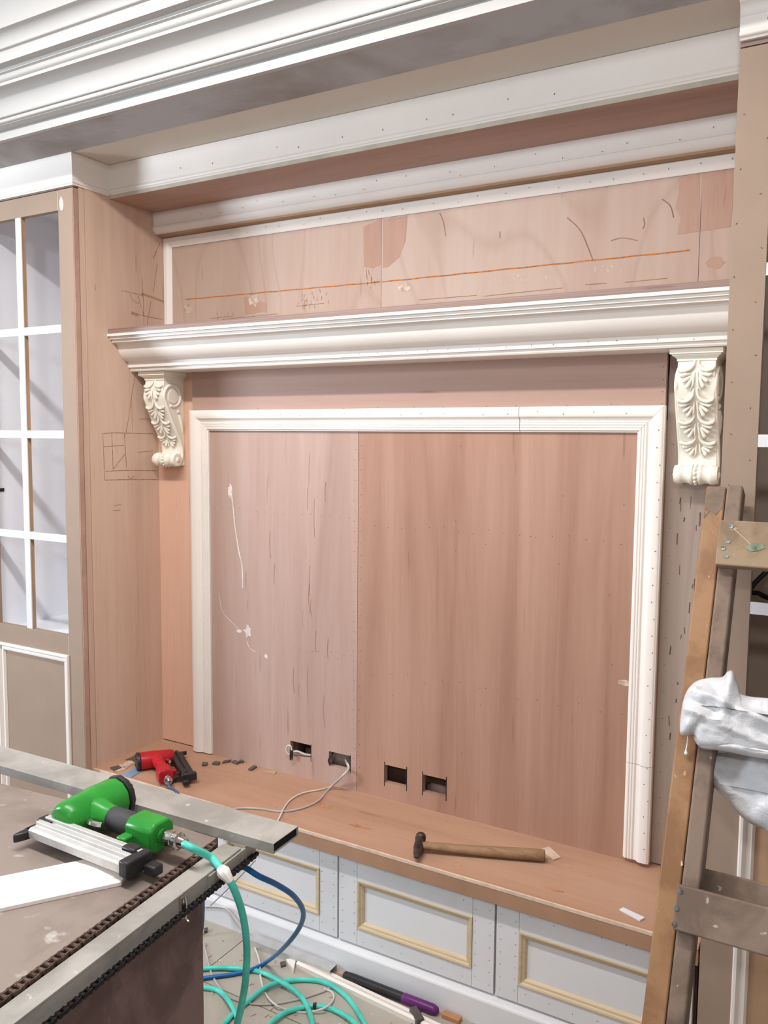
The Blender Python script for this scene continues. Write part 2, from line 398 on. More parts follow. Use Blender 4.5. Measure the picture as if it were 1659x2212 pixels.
for x0, x1 in ((.0, S1 - .0006), (S1 + .0006, S2 - .0006), (S2 + .0006, XR)):
    ups.append(MB().box(x0, x1, YU, .030, 1.70, 2.24).build('panel', MT['ply_up'], wb, 0, 0))
HOLES = [(.5847, .6676, .4765, .5220), (.7362, .8178, .4695, .5168), (.9414, 1.0180, .4595, .5155), (1.0725, 1.1505, .4590, .5125)]
SEAM = .8404
low_l = holed(.176, SEAM - .0007, ZB - .02, 1.56, YL, YL + .018, HOLES[:2]).build('panel', MT['ply_left'], wb, 0, 0)
low_r = holed(SEAM + .0007, 1.7363, ZB - .02, 1.56, YL, YL + .018, HOLES[2:]).build('panel', MT['ply_right'], wb, 0, 0)
head = MB().box(.176, 1.7325, YL, YL + .018, 1.5605, 1.745).build('panel', MT['ply_head'], wb, 0, 0)
pil_l = MB().box(.0, .1745, YP, YP + .016, ZB + .004, 1.745).build('panel', MT['ply_pil'], wb, 0, 0)
pil_r = MB().box(1.7366, XR, YP, YP + .016, ZB + .004, 1.745).build('panel', MT['ply_grey'], wb, 0, 0)
# cleats behind the lower sheets, coloured dark for the shade in the cut-outs
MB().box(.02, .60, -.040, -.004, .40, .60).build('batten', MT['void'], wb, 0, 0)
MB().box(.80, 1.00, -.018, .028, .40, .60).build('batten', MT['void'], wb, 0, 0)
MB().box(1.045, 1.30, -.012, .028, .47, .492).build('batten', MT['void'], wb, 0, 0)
# saw over-cuts at the corners of the cut-outs
N = (0, -1, 0)
mb = MB()
for h in HOLES[2:]:
    for x in (h[0], h[1]):
        ribbon(mb, [(x, YL, h[2] - .011), (x, YL, h[3] + .009)], .0028, N)
mb.build('saw_cut', MT['black'], low_r)['kind'] = 'stuff'
mb = MB()
for h in HOLES[:2]:
    ribbon(mb, [(h[1], YL, h[2] - .008), (h[1], YL, h[3] + .004)], .002, N)
mb.build('saw_cut', MT['black'], low_l)['kind'] = 'stuff'
# putty smears on the left sheet
mb = MB()
blob(mb, ragged(at(535, 1362, 1, YL), .016, .018, 14, 3, jag=.5), N)
blob(mb, ragged(at(517, 1362, 1, YL), .014, .006, 9, 4), N); blob(mb, ragged(at(575, 1418, 1, YL), .006, .007, 9, 5), N)
for pts in (((497, 1045), (503, 1090), (508, 1140), (516, 1190), (523, 1225), (524, 1270)), ((473, 1280), (480, 1320), (497, 1340), (515, 1358)), ((533, 1385), (540, 1400), (552, 1408))):
    P = spline([at(x, y, 1, YL) for x, y in pts], 5); ribbon(mb, P, .0045 if pts[0][0] == 497 else .0022, N)
blob(mb, ragged(at(497, 1060, 1, YL), .008, .022, 12, 6, jag=.4), N)
mb.build('putty_smear', MT['putty'], low_l)['kind'] = 'stuff'
# filler spot on the right sheet beside the frame
P = at(1349, 1475, 1, YL)
blob(MB(), ragged(P, .017, .0085, 14, 8, jag=.12), N).build('putty_spot', MT['torn'], low_r)
# nail heads on the lower sheets
rnd = random.Random(5); mb = MB(); sp = []
for k in range(36): sp.append((SEAM - .012 + rnd.uniform(-.002, .002), YL, .45 + k * .031))
for k in range(16): sp.append((.27 + k * .036, YL, 1.27 + rnd.uniform(-.008, .004)))
for k in range(10): sp.append((.60 + k * .024, YL, .83 + rnd.uniform(-.01, .01)))
staples(mb, sp, N, .0028, 2, .0016).build('nail', MT['nail'], low_l)['kind'] = 'stuff'
mb = MB(); sp = []
for k in range(30): sp.append((SEAM + .010 + rnd.uniform(-.002, .002), YL, .45 + k * .037))
for k in range(18): sp.append((.90 + k * .046, YL, 1.25 + rnd.uniform(-.008, .008)))
for k in range(14): sp.append((.90 + k * .058, YL, .80 + rnd.uniform(-.012, .012)))
for k in range(14): sp.append((rnd.uniform(.9, 1.64), YL, rnd.uniform(.45, 1.5)))
staples(mb, sp, N, .0034, 3, .0016).build('nail', MT['nail'], low_r)['kind'] = 'stuff'
mb = MB(); sp = [(.25 + k * .11 + rnd.uniform(-.03, .03), YL, 1.595 + rnd.uniform(-.004, .006)) for k in range(13)] + [(1.725, YL, 1.60 + .03 * k) for k in range(4)]
staples(mb, sp, N, .003, 3, .0016).build('nail', MT['nail'], head)['kind'] = 'stuff'
mb = MB(); sp = [(1.752, YP, .45 + k * .07) for k in range(16)]
staples(mb, sp, N, .003, 4, .0016).build('nail', MT['nail'], pil_r)['kind'] = 'stuff'
mb = MB(); rnd = random.Random(21)
for k in range(34):
    x, z = rnd.uniform(1.765, 1.85), rnd.uniform(.75, 1.40); L = rnd.uniform(.006, .035)
    ribbon(mb, [(x, YP, z), (x + rnd.uniform(-.002, .002), YP, z - L)], rnd.uniform(.001, .0035), N)
mb.build('grain_scar', MT['nail'], pil_r)['kind'] = 'stuff'
mb = MB(); rnd = random.Random(22)
for k in range(16):
    x, z = rnd.choice(((.66, 1.05), (.62, .75), (.50, 1.2), (.72, .8), (.69, 1.40))); x += rnd.uniform(-.04, .04); z += rnd.uniform(-.12, .1); L = rnd.uniform(.04, .13)
    ribbon(mb, spline([(x, YL, z), (x - .003, YL, z - L * .5), (x + rnd.uniform(-.004, .004), YL, z - L)], 3), rnd.uniform(.0008, .002), N)
mb.build('grain_scar', MT['crack'], low_l)['kind'] = 'stuff'
# marks on the upper sheets
q = lambda x, y: at(x, y, 1, YU)
def chalk(panel, a, b):
    P = [q(*a).lerp(q(*b), i / 20) + Vector((0, 0, math.sin(i * 2.3) * .0008)) for i in range(21)]
    ribbon(MB(), P, .0035, N).build('chalk_line', MT['chalk'], panel)
chalk(ups[0], (400, 647), (822, 609)); chalk(ups[1], (826, 609), (1490, 541))
blob(MB(), [q(785, 489), q(822, 475), q(822, 572), q(806, 579), q(786, 577)], N).build('glue_patch', MT['glue'], ups[0])
blob(MB(), [q(827, 474), q(880, 466), q(876, 520), q(862, 556), q(838, 577), q(827, 578)], N).build('glue_patch', MT['glue'], ups[1])
blob(MB(), [q(1467, 383), q(1512, 374), q(1510, 500), q(1463, 507), q(1470, 470), q(1459, 450), q(1466, 420)], N).build('glue_patch', MT['glue'], ups[1])
blob(MB(), [q(1516, 374), q(1584, 362), q(1583, 440), q(1578, 490), q(1514, 500)], N).build('glue_patch', MT['glue'], ups[2])
blob(MB(), [q(527, 642), q(552, 636), q(560, 650), q(577, 655), q(575, 672), q(530, 680)], N).build('glue_patch', MT['glue'], ups[0])
blob(MB(), [q(535, 640), q(556, 637), q(560, 652), q(552, 664), q(547, 655), q(540, 660)], N, .0009).build('torn_patch', MT['torn'], ups[0])
blob(MB(), ragged(q(406, 667), .022, .014, 12, 32, jag=.2), N).build('torn_patch', MT['torn'], ups[0])
mb = MB(); rnd = random.Random(61)
for k in range(46):
    cx_, cy_ = rnd.choice(((690, 640), (800, 600), (480, 680), (655, 650))); x, y = cx_ + rnd.gauss(0, 12), cy_ + rnd.gauss(0, 9)
    ribbon(mb, [q(x, y), q(x + rnd.uniform(-2, 2), y + rnd.uniform(4, 12))], rnd.uniform(.0008, .002), N)
mb.build('veneer_scratch', MT['crack'], ups[0])['kind'] = 'stuff'
blob(MB(), ragged(q(875, 622), .022, .012, 13, 34, jag=.22), N).build('torn_patch', MT['torn'], ups[1])
mb = MB(); rnd = random.Random(62)
for k in range(34):
    x, y = 1105 + rnd.gauss(0, 28), 598 + rnd.gauss(0, 7)
    if k > 24: x, y = 1300 + rnd.gauss(0, 18), 578 + rnd.gauss(0, 5)
    ribbon(mb, [q(x, y), q(x + rnd.uniform(-3, 3), y + rnd.uniform(2, 6))], rnd.uniform(.0007, .0014), N)
mb.build('veneer_scratch', MT['putty'], ups[1])['kind'] = 'stuff'
blob(MB(), ragged(q(1545, 568), .022, .014, 13, 37, jag=.25), N).build('torn_patch', MT['glue'], ups[2])
mb = MB()
for pts in (((905, 648), (1030, 638)), ((1045, 640), (1215, 622)), ((1265, 615), (1310, 612)), ((1350, 610), (1442, 601))): ribbon(mb, [q(*p) for p in pts], .0018, N)
for pts in (((950, 460), (958, 480), (963, 510)), ((1225, 470), (1255, 500), (1280, 560)), ((1320, 520), (1345, 514), (1378, 520)), ((1430, 430), (1448, 445), (1455, 470)), ((1390, 470), (1392, 485), (1388, 495)), ((1080, 500), (1080, 515))):
    ribbon(mb, spline([q(*p) for p in pts], 5), .0026, N)
mb.build('veneer_crack', MT['crack'], ups[1])['kind'] = 'stuff'
mb = MB()
for pts in (((455, 688), (500, 683)), ((480, 690), (600, 678)), ((640, 662), (700, 655))): ribbon(mb, [q(*p) for p in pts], .0016, N)
mb.build('veneer_crack', MT['crack'], ups[0])['kind'] = 'stuff'

# ------------------------------------------------------------------ mouldings
def prof_frame(w, t):       # u from the outer edge inwards, v proud of the wall
    k = w / .07
    p = [(0, 0), (0, t * .80)] + [(.003 * k + .026 * k * (1 - math.cos(math.pi * i / 8)) / 2, t * (.86 + .14 * math.sin(math.pi * i / 8))) for i in range(9)]
    p += [(.032 * k, t * .70), (.036 * k, t * .56), (.042 * k, t * .52), (.044 * k, t * .60)]
    for c in (.048, .055, .0625):
        p += [((c - .003) * k, t * .50)] + [(k * (c + .003 * -math.cos(math.pi * i / 4)), t * (.52 + .10 * math.sin(math.pi * i / 4))) for i in range(5)]
    return p + [(.067 * k, t * .42), (w, t * .38), (w, 0)]
def prof_flat(w, t):
    return [(0, 0), (0, t * .7), (w * .08, t * .9), (w * .5, t), (w * .66, t * .72), (w * .86, t * .58), (w, t * .3), (w, 0)]
OUT = (0, -1, 0)
fx0, fx1, fzt, fw = .1763, 1.7363, 1.5958, .067
fr = thing('frame_moulding', (.956, YL, ZB), 'cream picture-frame moulding around the large plywood panel, open at the bottom', 'moulding')
P70 = prof_frame(fw, .020)
SPX = at(1126, 905, 1, YL).x; SPZ = at(1388, 1650, 1, YL).z
fr_l = MB().sweep(prof_frame(.0765, .020), (fx0, YL, ZB + .004), (fx0, YL, fzt), (1, 0, 0), OUT, 0, fw / .0765).build('moulding_piece', MT['cream'], fr)
fr_t = MB().sweep(P70, (fx0, YL, fzt), (SPX - .0009, YL, fzt), (0, 0, -1), OUT, .0765 / fw, 0).build('moulding_piece', MT['cream'], fr)
fr_t2 = MB().sweep(P70, (SPX + .0009, YL, fzt), (fx1 - .0007, YL, fzt), (0, 0, -1), OUT, 0, 1).build('moulding_piece', MT['cream'], fr)
fr_r = MB().sweep(P70, (fx1, YL, SPZ + .0008), (fx1, YL, fzt), (-1, 0, 0), OUT, 0, 1).build('moulding_piece', MT['cream'], fr)
fr_r2 = MB().sweep(P70, (fx1, YL, ZB + .012), (fx1, YL, SPZ - .0008), (-1, 0, 0), OUT).build('moulding_piece', MT['cream'], fr)
rnd = random.Random(9); mb = MB()
staples(mb, [(fx1 - .014 + rnd.uniform(-.003, .010), YL - .0205, .46 + k * .043) for k in range(26)], N, .003, 8, .0018).build('nail', MT['nail'], fr)['kind'] = 'stuff'
mb = MB()
staples(mb, [(SPX - .8 + k * .085 + rnd.uniform(-.02, .02), YL - .0205, fzt - .016 + rnd.uniform(-.004, .004)) for k in range(16)], N, .003, 8, .0016).build('nail', MT['nail'], fr)['kind'] = 'stuff'
# upper frame
uf = thing('frame_moulding', (.956, YU, 1.85), 'narrow cream frame moulding around the upper plywood strip above the mantel', 'moulding')
PF = prof_flat(.034, .012)
uz = 2.196
MB().sweep(PF, (.0005, YU, 1.8557), (.0005, YU, uz), (1, 0, 0), OUT, 0, 1).build('moulding_piece', MT['cream'], uf)
MB().sweep(PF, (.0005, YU, uz), (.226, YU, uz), (0, 0, -1), OUT, 1, 0).build('moulding_piece', MT['cream'], uf)
MB().sweep(PF, (.2265, YU, uz), (XR, YU, uz), (0, 0, -1), OUT).build('moulding_piece', MT['cream'], uf)
mb = MB(); staples(mb, [(.3 + k * .075 + rnd.uniform(-.02, .02), YU - .0125, uz - .018 + rnd.uniform(-.006, .006)) for k in range(22)], N, .004, 18, .0014).build('nail', MT['nail'], uf)['kind'] = 'stuff'
# cornice directly above it
c3 = thing('cornice_moulding', (.956, -.03, 2.197), 'lowest cream cornice moulding, right above the narrow frame of the upper plywood', 'cornice')
pr = [(-.012, 2.272), (-.0555, 2.272), (-.0575, 2.264), (-.0545, 2.252), (-.053, 2.240), (-.0535, 2.230), (-.0545, 2.2265), (-.0570, 2.2245), (-.0578, 2.2180), (-.0545, 2.2115), (-.0450, 2.2035), (-.0400, 2.2020), (-.012, 2.2020)]
MB().prism([(.0005, y, z) for y, z in pr], (XR - .001, 0, 0)).build('moulding_piece', MT['cream'], c3)
MB().box(.0005, XR - .0005, -.050 + .012, -.0005, 2.1965, 2.2018).build('backing_strip', MT['mdf_dark'], c3, 0, 0)
mb = MB(); staples(mb, [(.2 + k * .09 + rnd.uniform(-.03, .03), -.0556, 2.235 + rnd.uniform(-.006, .02)) for k in range(19)], N, .004, 12, .0014).build('nail', MT['nail'], c3)['kind'] = 'stuff'
# plywood underside above the recess
sf = tag(MB().box(.0, XR, -.246, .03, 2.272, 2.290).build('trim_5', MT['ply_soffit'], None, 0, 0), 'plywood board under the recess cornice', None, kind='structure')
# recess cornice and cabinet cornices (same section)
def cprof(y0, zb=2.2835, zt=2.373, lean=.011):
    h = zt - zb
    p = [(0, zb), (.000, zb + .004), (-.003, zb + .006), (-.0045, zb + .010), (-.0035, zb + .014), (-.0010, zb + .016), (-.0025, zb + .0175), (-.0035, zb + .030)]
    p += [(-.0035 - (lean - .0035) * (i / 8) ** 1.6, zb + .030 + (h - .030) * i / 8) for i in range(1, 9)]
    return [(y0 + y, z) for y, z in p] + [(y0 + .016, zt), (y0 + .016, zb)]
c2 = thing('cornice_moulding', (.956, -.25, 2.2835), 'broad cream cornice moulding across the top of the recess', 'cornice')
pp = cprof(-.2475)
sx = at(310, 385, 1, -.253).x
MB().prism([(.0, y, z) for y, z in pp], (XR, 0, 0)).build('moulding_piece', MT['cream'], c2)
MB().box(.0, XR, -.2465, -.236, 2.2722, 2.2835).build('board_edge', MT['edge_grey'], c2, 0, 0)
mb = MB(); staples(mb, [(.3 + k * .12 + rnd.uniform(-.03, .03), -.2515, 2.318 + rnd.uniform(-.006, .02)) for k in range(14)], N, .005, 13, .0016).build('nail', MT['nail'], c2)['kind'] = 'stuff'
def cab_cornice(x0, x1, left, lab):
    c = thing('cornice_moulding', ((x0 + x1) / 2, YC, 2.28), lab, 'cornice')
    pf = cprof(YC - .0035, 2.280); mb = MB()
    if left:      # front run mitred into the return that runs back along the recess side
        k = [y - YC for y, z in pf]
        mb.v = []; n = len(pf)
        a = [Vector((x0, y, z)) for y, z in pf]; b = [Vector((x1 - (y - YC), y, z)) for y, z in pf]
        mb.add(a + b, [tuple(range(n)), tuple(range(2 * n - 1, n - 1, -1))] + [(i, i + n, (i + 1) % n + n, (i + 1) % n) for i in range(n)])
        mb.build('moulding_piece', MT['cream'], c)
        mb = MB(); a = [Vector((x1 - (y - YC), y, z)) for y, z in pf]; b = [Vector((x1 - (y - YC), -.249, z)) for y, z in pf]
        mb.add(a + b, [tuple(range(n)), tuple(range(2 * n - 1, n - 1, -1))] + [(i, i + n, (i + 1) % n + n, (i + 1) % n) for i in range(n)])
        mb.build('moulding_piece', MT['cream'], c)
    else:
        pf = [(YC - .004 - .0, 2.287)] + [(YC - .006, 2.290)] + arc((YC - .008, 2.291), (YC - .013, 2.300), .3, 5) + [(YC - .0105, 2.302), (YC - .014, 2.326)] + arc((YC - .016, 2.327), (YC - .026, 2.348), -.25, 6) + [(YC - .029, 2.349), (YC - .031, 2.3725), (YC + .012, 2.3725), (YC + .012, 2.287)]
        mb.prism([(x0, y, z) for y, z in pf], (x1 - x0, 0, 0)).build('moulding_piece', MT['cream'], c)
        staples(MB(), [(x0 + .05, YC - .0125, 2.315), (x0 + .03, YC - .0305, 2.362)], N, .005, 14, .0018).build('nail', MT['nail'], c)['kind'] = 'stuff'
    return c
cab_cornice(-.62, .0, True, 'cream cornice moulding topping the cabinet beside the pencil-marked plywood side, with a mitred return')
cab_cornice(XR, 2.55, False, 'cream cornice moulding topping the cabinet behind the wooden ladder')

# ------------------------------------------------------------------ mantel shelf
man = thing('mantel_shelf', (.958, -.15, ZM), 'cream crown-profile mantel shelf spanning the recess on two carved corbels', 'mantel')
mp = [(-.2674, 1.8395), (-.2674, 1.8315), (-.2585, 1.8315), (-.2585, 1.8228), (-.2492, 1.8225), (-.2492, 1.8140), (-.2380, 1.8125)]
mp += [tuple(p) for p in arc((-.2330, 1.8105), (-.2185, 1.7850), .28, 6)] + [tuple(p) for p in arc((-.2165, 1.7810), (-.1815, 1.7545), -.10, 7)]
mp = [(-.2674, 1.8395), (-.2674, 1.8315), (-.2585, 1.8312), (-.2583, 1.8228), (-.2492, 1.8222), (-.2490, 1.8136), (-.2385, 1.8125), (-.2310, 1.8102), (-.2262, 1.8060), (-.2240, 1.8000), (-.2224, 1.7930), (-.2195, 1.7855), (-.2150, 1.7775), (-.2085, 1.7695), (-.2010, 1.7625), (-.1920, 1.7575), (-.1806, 1.7545), (-.1795, 1.7375), (-.1725, 1.7370), (-.1715, ZM + .004), (-.1690, ZM), (-.046, ZM), (-.046, 1.8395)]
MB().prism([(.0006, y, z) for y, z in mp], (XR - .0012, 0, 0)).build('crown_body', MT['cream'], man, 0, 24)
MB().box(.0006, XR - .0006, -.2625, .0, 1.8395, 1.8555).build('top_board', MT['ply_edge'], man, 0, 0)
mb = MB(); staples(mb, [(.9 + k * .075 + rnd.uniform(-.02, .02), -.1803, 1.7445 + rnd.uniform(-.003, .003)) for k in range(13)], N, .003, 16, .0014).build('nail', MT['nail'], man)['kind'] = 'stuff'

# ------------------------------------------------------------------ carved corbels
CP = [(.094, 1.695), (.0965, 1.680), (.0990, 1.666), (.1002, 1.650), (.0992, 1.635), (.0955, 1.620), (.0895, 1.605), (.0825, 1.590), (.0750, 1.576), (.0655, 1.557), (.0560, 1.539), (.0445, 1.520), (.0340, 1.503), (.0260, 1.487), (.0215, 1.471), (.0205, 1.455)]
def corbel(xc, label):
    t = thing('corbel', (xc, YP - .05, 1.405), label, 'corbel')
    w = .0425; y = lambda d: YP - d
    # cap: slab, ogee, fillet
    mb = MB()
    steps = [(.0590, .1110, 1.7245, 1.7120), (.0540, .1060, 1.7120, 1.7090)] + [(.0540 - .009 * (i / 6) ** .7, .1060 - .009 * (i / 6) ** .7, 1.7090 - .0012 * i, 1.7090 - .0012 * (i + 1)) for i in range(6)] + [(.0445, .0965, 1.7018, 1.6960)]
    for hw, d, z1, z0 in steps: mb.box(xc - hw, xc + hw, y(d), y(.0), z0, z1)
    mb.build('cap', MT['ivory'], t, 0, 0)
    cur = spline([(xc, y(d), z) for d, z in CP], 4)
    poly = [(xc - w, p.y, p.z) for p in cur] + [(xc - w, y(.030), 1.440), (xc - w, y(.030), 1.408), (xc - w, y(.0), 1.408), (xc - w, y(.0), 1.699), (xc - w, y(.094), 1.699)]
    MB().prism(poly, (2 * w, 0, 0)).build('body', MT['ivory'], t, .0015, 30)
    # bottom roll with a string of beads and end buttons
    rc = (0, y(.042), 1.4285); R = .0235
    prf = []
    for i in range(41):
        x = -.050 + .1 * i / 40; ax = abs(x); r = R
        if ax > .034: r = R * (.93 - .10 * ((ax - .034) / .016) ** 2 * 1.2) + .002
        elif ax > .013: r = R * (1 - .10 * math.sin(math.pi * (ax - .013) / .021))
        elif ax > .007: r = R * 1.05
        else: r = R * .90
        prf.append((r, x))
    prf = [(.004, -.0545), (.0075, -.053), (.009, -.0505)] + [(.016, -.0502)] + prf + [(.016, .0502), (.009, .0505), (.0075, .053), (.004, .0545)]
    roll = MB().lathe(prf, (xc, rc[1], rc[2]), (1, 0, 0), 28).build('scroll_roll', MT['ivory'], t, 0, 40)
    mb = MB()
    for k in range(7):
        a = math.radians(-75 + 27 * k); mb.ball((xc, rc[1] - math.cos(a) * R * .95, rc[2] - math.sin(a) * R * .95 * -1), .0046, 8)
    mb.build('bead_string', MT['ivory'], roll, 0, 60)
    # side volutes
    for s in (-1, 1):
        X = xc + s * (w + .001); cy, cz = .0555, 1.6420
        pts = []
        for i in range(30):
            a = math.radians(-150 + 330 * i / 29); rr = .026 + .012 * i / 29
            pts.append((X, y(cy + rr * math.cos(a + math.pi / 2 + math.radians(60)) * -1), cz + rr * math.sin(a + math.pi / 2 + math.radians(60))))
        pts = []
        for i in range(34):      # rim: from under the disc, up the back, over the top, down the front
            a = math.radians(-70 - 300 * i / 33)      # 0 = front, 90 = up ; runs backwards
            rr = .0325 + .0085 * i / 33
            pts.append(Vector((X, y(cy + rr * math.cos(a)), cz + rr * math.sin(a))))
        for d, z in ((.0885, 1.620), (.0820, 1.604), (.0680, 1.576), (.0490, 1.539), (.0275, 1.503), (.0155, 1.474), (.0130, 1.452), (.0150, 1.435), (.022, 1.421), (.034, 1.412), (.046, 1.413), (.054, 1.422), (.054, 1.434), (.046, 1.440), (.039, 1.436)):
            pts.append(Vector((X, y(d), z)))
        MB().tube(spline(pts, 2), .0056, 8).build('volute_rim', MT['ivory'], t, 0, 60)
        MB().lathe([(.0, 0), (.0245, 0), (.0245, .003), (.0225, .0050), (.0, .0055)], (X - s * .001, y(cy), cz), (s, 0, 0), 24).build('volute_disc', MT['ivory'], t, 0, 30)
        mb = MB()       # small bud and husk behind the scroll
        mb.ball((X, y(.030), 1.592), (.005, .0065, .0075), 10)
        mb.tube([(X, y(.026), 1.583), (X, y(.020), 1.566), (X, y(.014), 1.545), (X, y(.010), 1.52)], [.004, .0075, .006, .002], 8)
        mb.build('husk', MT['ivory'], t, 0, 60)
    # acanthus leaves: four tiers, two sides
    L = [0]
    for a, b in zip(cur[:-1], cur[1:]): L.append(L[-1] + (b - a).length)
    def S(x, s, lift=0):
        s = max(0, min(L[-1] - 1e-5, s)); i = max(k for k in range(len(L) - 1) if L[k] <= s); f = (s - L[i]) / (L[i + 1] - L[i])
        p = cur[i].lerp(cur[i + 1], f); tn = (cur[i + 1] - cur[i]).normalized(); nn = Vector((0, tn.z, -tn.y))
        if nn.y > 0: nn = -nn
        return Vector((xc + x, p.y, p.z)) + nn * lift
    for ti, s0 in enumerate((.024, .094, .150, .206)):
        k = 1.0 if ti < 3 else .85
        for sd in (-1, 1):
            mb = MB()
            def strand(pts, rs):
                P = spline([S(sd * x, s0 + s * k, l) for x, s, l in pts], 5); n = len(P); m = len(rs) - 1; out = []
                for i in range(n):
                    u = i / (n - 1) * m; j = min(int(u), m - 1); out.append(rs[j] + (rs[j + 1] - rs[j]) * (u - j))
                mb.tube(P, out, 8)
            strand([(.004, -.030, .001), (.006, -.014, .003), (.014, -.004, .005), (.026, .000, .006), (.037, -.003, .005), (.040, -.008, .004)], [.0024, .0034, .0044, .0046, .0046, .0028])
            strand([(.012, .006, .001), (.021, .008, .004), (.031, .010, .005), (.036, .008, .004)], [.002, .0042, .0048, .0030])
            strand([(.010, .012, .001), (.017, .017, .003), (.025, .023, .005), (.029, .024, .004)], [.002, .0040, .0048, .0030])
            strand([(.008, .014, .001), (.012, .024, .003), (.017, .034, .005), (.019, .038, .004)], [.002, .0042, .0054, .0034])
            strand([(.003, .002, .001), (.0045, .018, .003), (.006, .032, .003), (.012, .044, .002)], [.0018, .0028, .0028, .0016])
            mb.build('leaf', MT['ivory'], t, 0, 60)
    return t
corbel(.0805, 'carved ivory acanthus corbel under the mantel beside the pencil-marked plywood side')
corbel(1.8165, 'carved ivory acanthus corbel under the mantel above the wooden ladder')

# ------------------------------------------------------------------ display cabinets
def cabinet(side):
    left = side == 'L'
    if left: x0, x1, lab = -.52, .0, 'raw MDF display cabinet with white glazing bars and a pencil-marked plywood side'
    else: x0, x1, lab = XR, 2.44, 'raw MDF display cabinet behind the ladder with white glazing bars'
    t = thing('display_cabinet', ((x0 + x1) / 2, YC / 2, ZF), lab, 'cabinet')
    f = YC                                   # face
    sw = .066
    # carcass
    inner = MT['grey_in'] if left else MT['grey_r']
    if left:
        sp = MB().box(-.018, .0, f + .045, .03, ZF, 2.372).build('side_panel', MT['ply_side'], t, 0, 0)
        MB().box(-.018, -.0006, f + .0225, f + .0430, ZF, 2.279).build('edge_strip', MT['ply_side'], t, 0, 0)
        MB().box(-.0035, -.0008, f + .0012, f + .0195, ZF + .01, 2.2735).build('edge_band', MT['ply_soffit'], t, 0, 0)
        MB().box(-.018, -.004, f + .0200, f + .046, ZF, 2.279).build('edge_core', MT['black'], t, 0, 0)
        MB().box(-.502, -.484, f + .021, .03, ZF, 2.372).build('side_panel', MT['grey_in'], t, 0, 0)
    else:
        sp = MB().box(x0, x0 + .018, f + .021, .03, ZF, 2.372).build('side_panel', MT['grey_r'], t, 0, 0)
        MB().box(x1 - .018, x1, f + .021, .03, ZF, 2.372).build('side_panel', MT['mdf'], t, 0, 0)
    MB().box(x0 + .018, x1 - .018, .012, .028, ZF, 2.372).build('back_panel', inner, t, 0, 0)
    MB().box(x0 + .018, x1 - .018, f + .025, .012, .800, .818).build('shelf', inner, t, 0, 0)
    MB().box(x0 + .018, x1 - .018, f + .025, .012, 2.30, 2.318).build('top_board', inner, t, 0, 0)
    # face frame / door
    st0, st1 = (x0, x0 + .066), (x1 - .066, x1)
    if left: st0, st1 = (-.502, -.436), (-.0695, -.0035)
    a, b = st0[1], st1[0]
    ztop = 2.2735
    MB().box(st1[0], st1[1], f, f + .020, ZF + .01, ztop).build('stile', MT['mdf'], t, .0006, 0)
    MB().box(st0[0], st0[1], f, f + .020, ZF + .01, ztop).build('stile', MT['mdf'], t, .0006, 0)
    MB().box(a + .0004, b - .0004, f, f + .020, 2.2122, ztop).build('rail', MT['mdf'], t, .0006, 0)
    MB().box(a + .0004, b - .0004, f, f + .020, .7880, .8535).build('rail', MT['mdf'], t, .0006, 0)
    MB().box(a + .0004, b - .0004, f, f + .020, ZF + .01, .11).build('rail', MT['mdf'], t, .0006, 0)
    MB().box(a, b, f + .008, f + .016, .11, .788).build('lower_panel', MT['mdf'] if left else MT['mdf_dark'], t, 0, 0)
    pm = [(0, 0), (0, .014), (.003, .0165), (.008, .0165), (.011, .013), (.014, .006), (.020, .008), (.025, .008), (.028, .004), (.030, 0)]
    F8 = f + .008
    for A, B, U in (((a, F8, .788), (b, F8, .788), (0, 0, -1)), ((b, F8, .788), (b, F8, .11), (-1, 0, 0)), ((b, F8, .11), (a, F8, .11), (0, 0, 1)), ((a, F8, .11), (a, F8, .788), (1, 0, 0))):
        MB().sweep(pm, A, B, U, OUT, 1, 1).build('panel_moulding', MT['cream'], t)
    # glazing bars: white faced strips on brown wood
    xm = -.266 if left else (a + b) / 2
    zs = [2.2122, 1.847, 1.511, 1.173, .8535]
    for z in zs[1:4]:
        m1 = MB().box(a, b, f + .0005, f + .0045, z - .0125, z + .0125).build('glazing_bar', MT['white'], t, .0004, 0)
        MB().box(a, b, f + .0047, f + .020, z - .0095, z + .0095).build('bar_core', MT['mdf_dark'], m1, 0, 0)
        staples(MB(), [(a + (b - a) * u, f + .0004, z + .002) for u in (.12, .35, .62, .9)], N, .004, int(z * 10), .0012).build('staple', MT['line'], m1)['kind'] = 'stuff'
    for k in range(4):
        z1 = zs[k] - (.0127 if k else 0); z0 = zs[k + 1] + (.0127 if k < 3 else 0)
        m1 = MB().box(xm - .0135, xm + .0135, f + .0005, f + .0045, z0, z1).build('glazing_bar', MT['white'], t, .0004, 0)
        MB().box(xm - .0105, xm + .0105, f + .0047, f + .020, z0, z1).build('bar_core', MT['mdf_dark'], m1, 0, 0)
    # brown board strip under the cornice
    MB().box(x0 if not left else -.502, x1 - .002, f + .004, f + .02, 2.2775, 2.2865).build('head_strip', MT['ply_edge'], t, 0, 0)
    return t, sp
cabL, spL = cabinet('L'); cabR, spR = cabinet('R')
# hinge plate on the left cabinet's inner side
hp = at(4, 1058, 0, -.483)
MB().box(-.484, -.480, hp.y - .020, hp.y + .008, hp.z - .006, hp.z + .006).lathe([(.0, 0), (.004, 0), (.004, .003), (0, .003)], (-.480, hp.y, hp.z), (1, 0, 0), 10).build('hinge_plate', MT['darkmetal'], cabL, .0005)
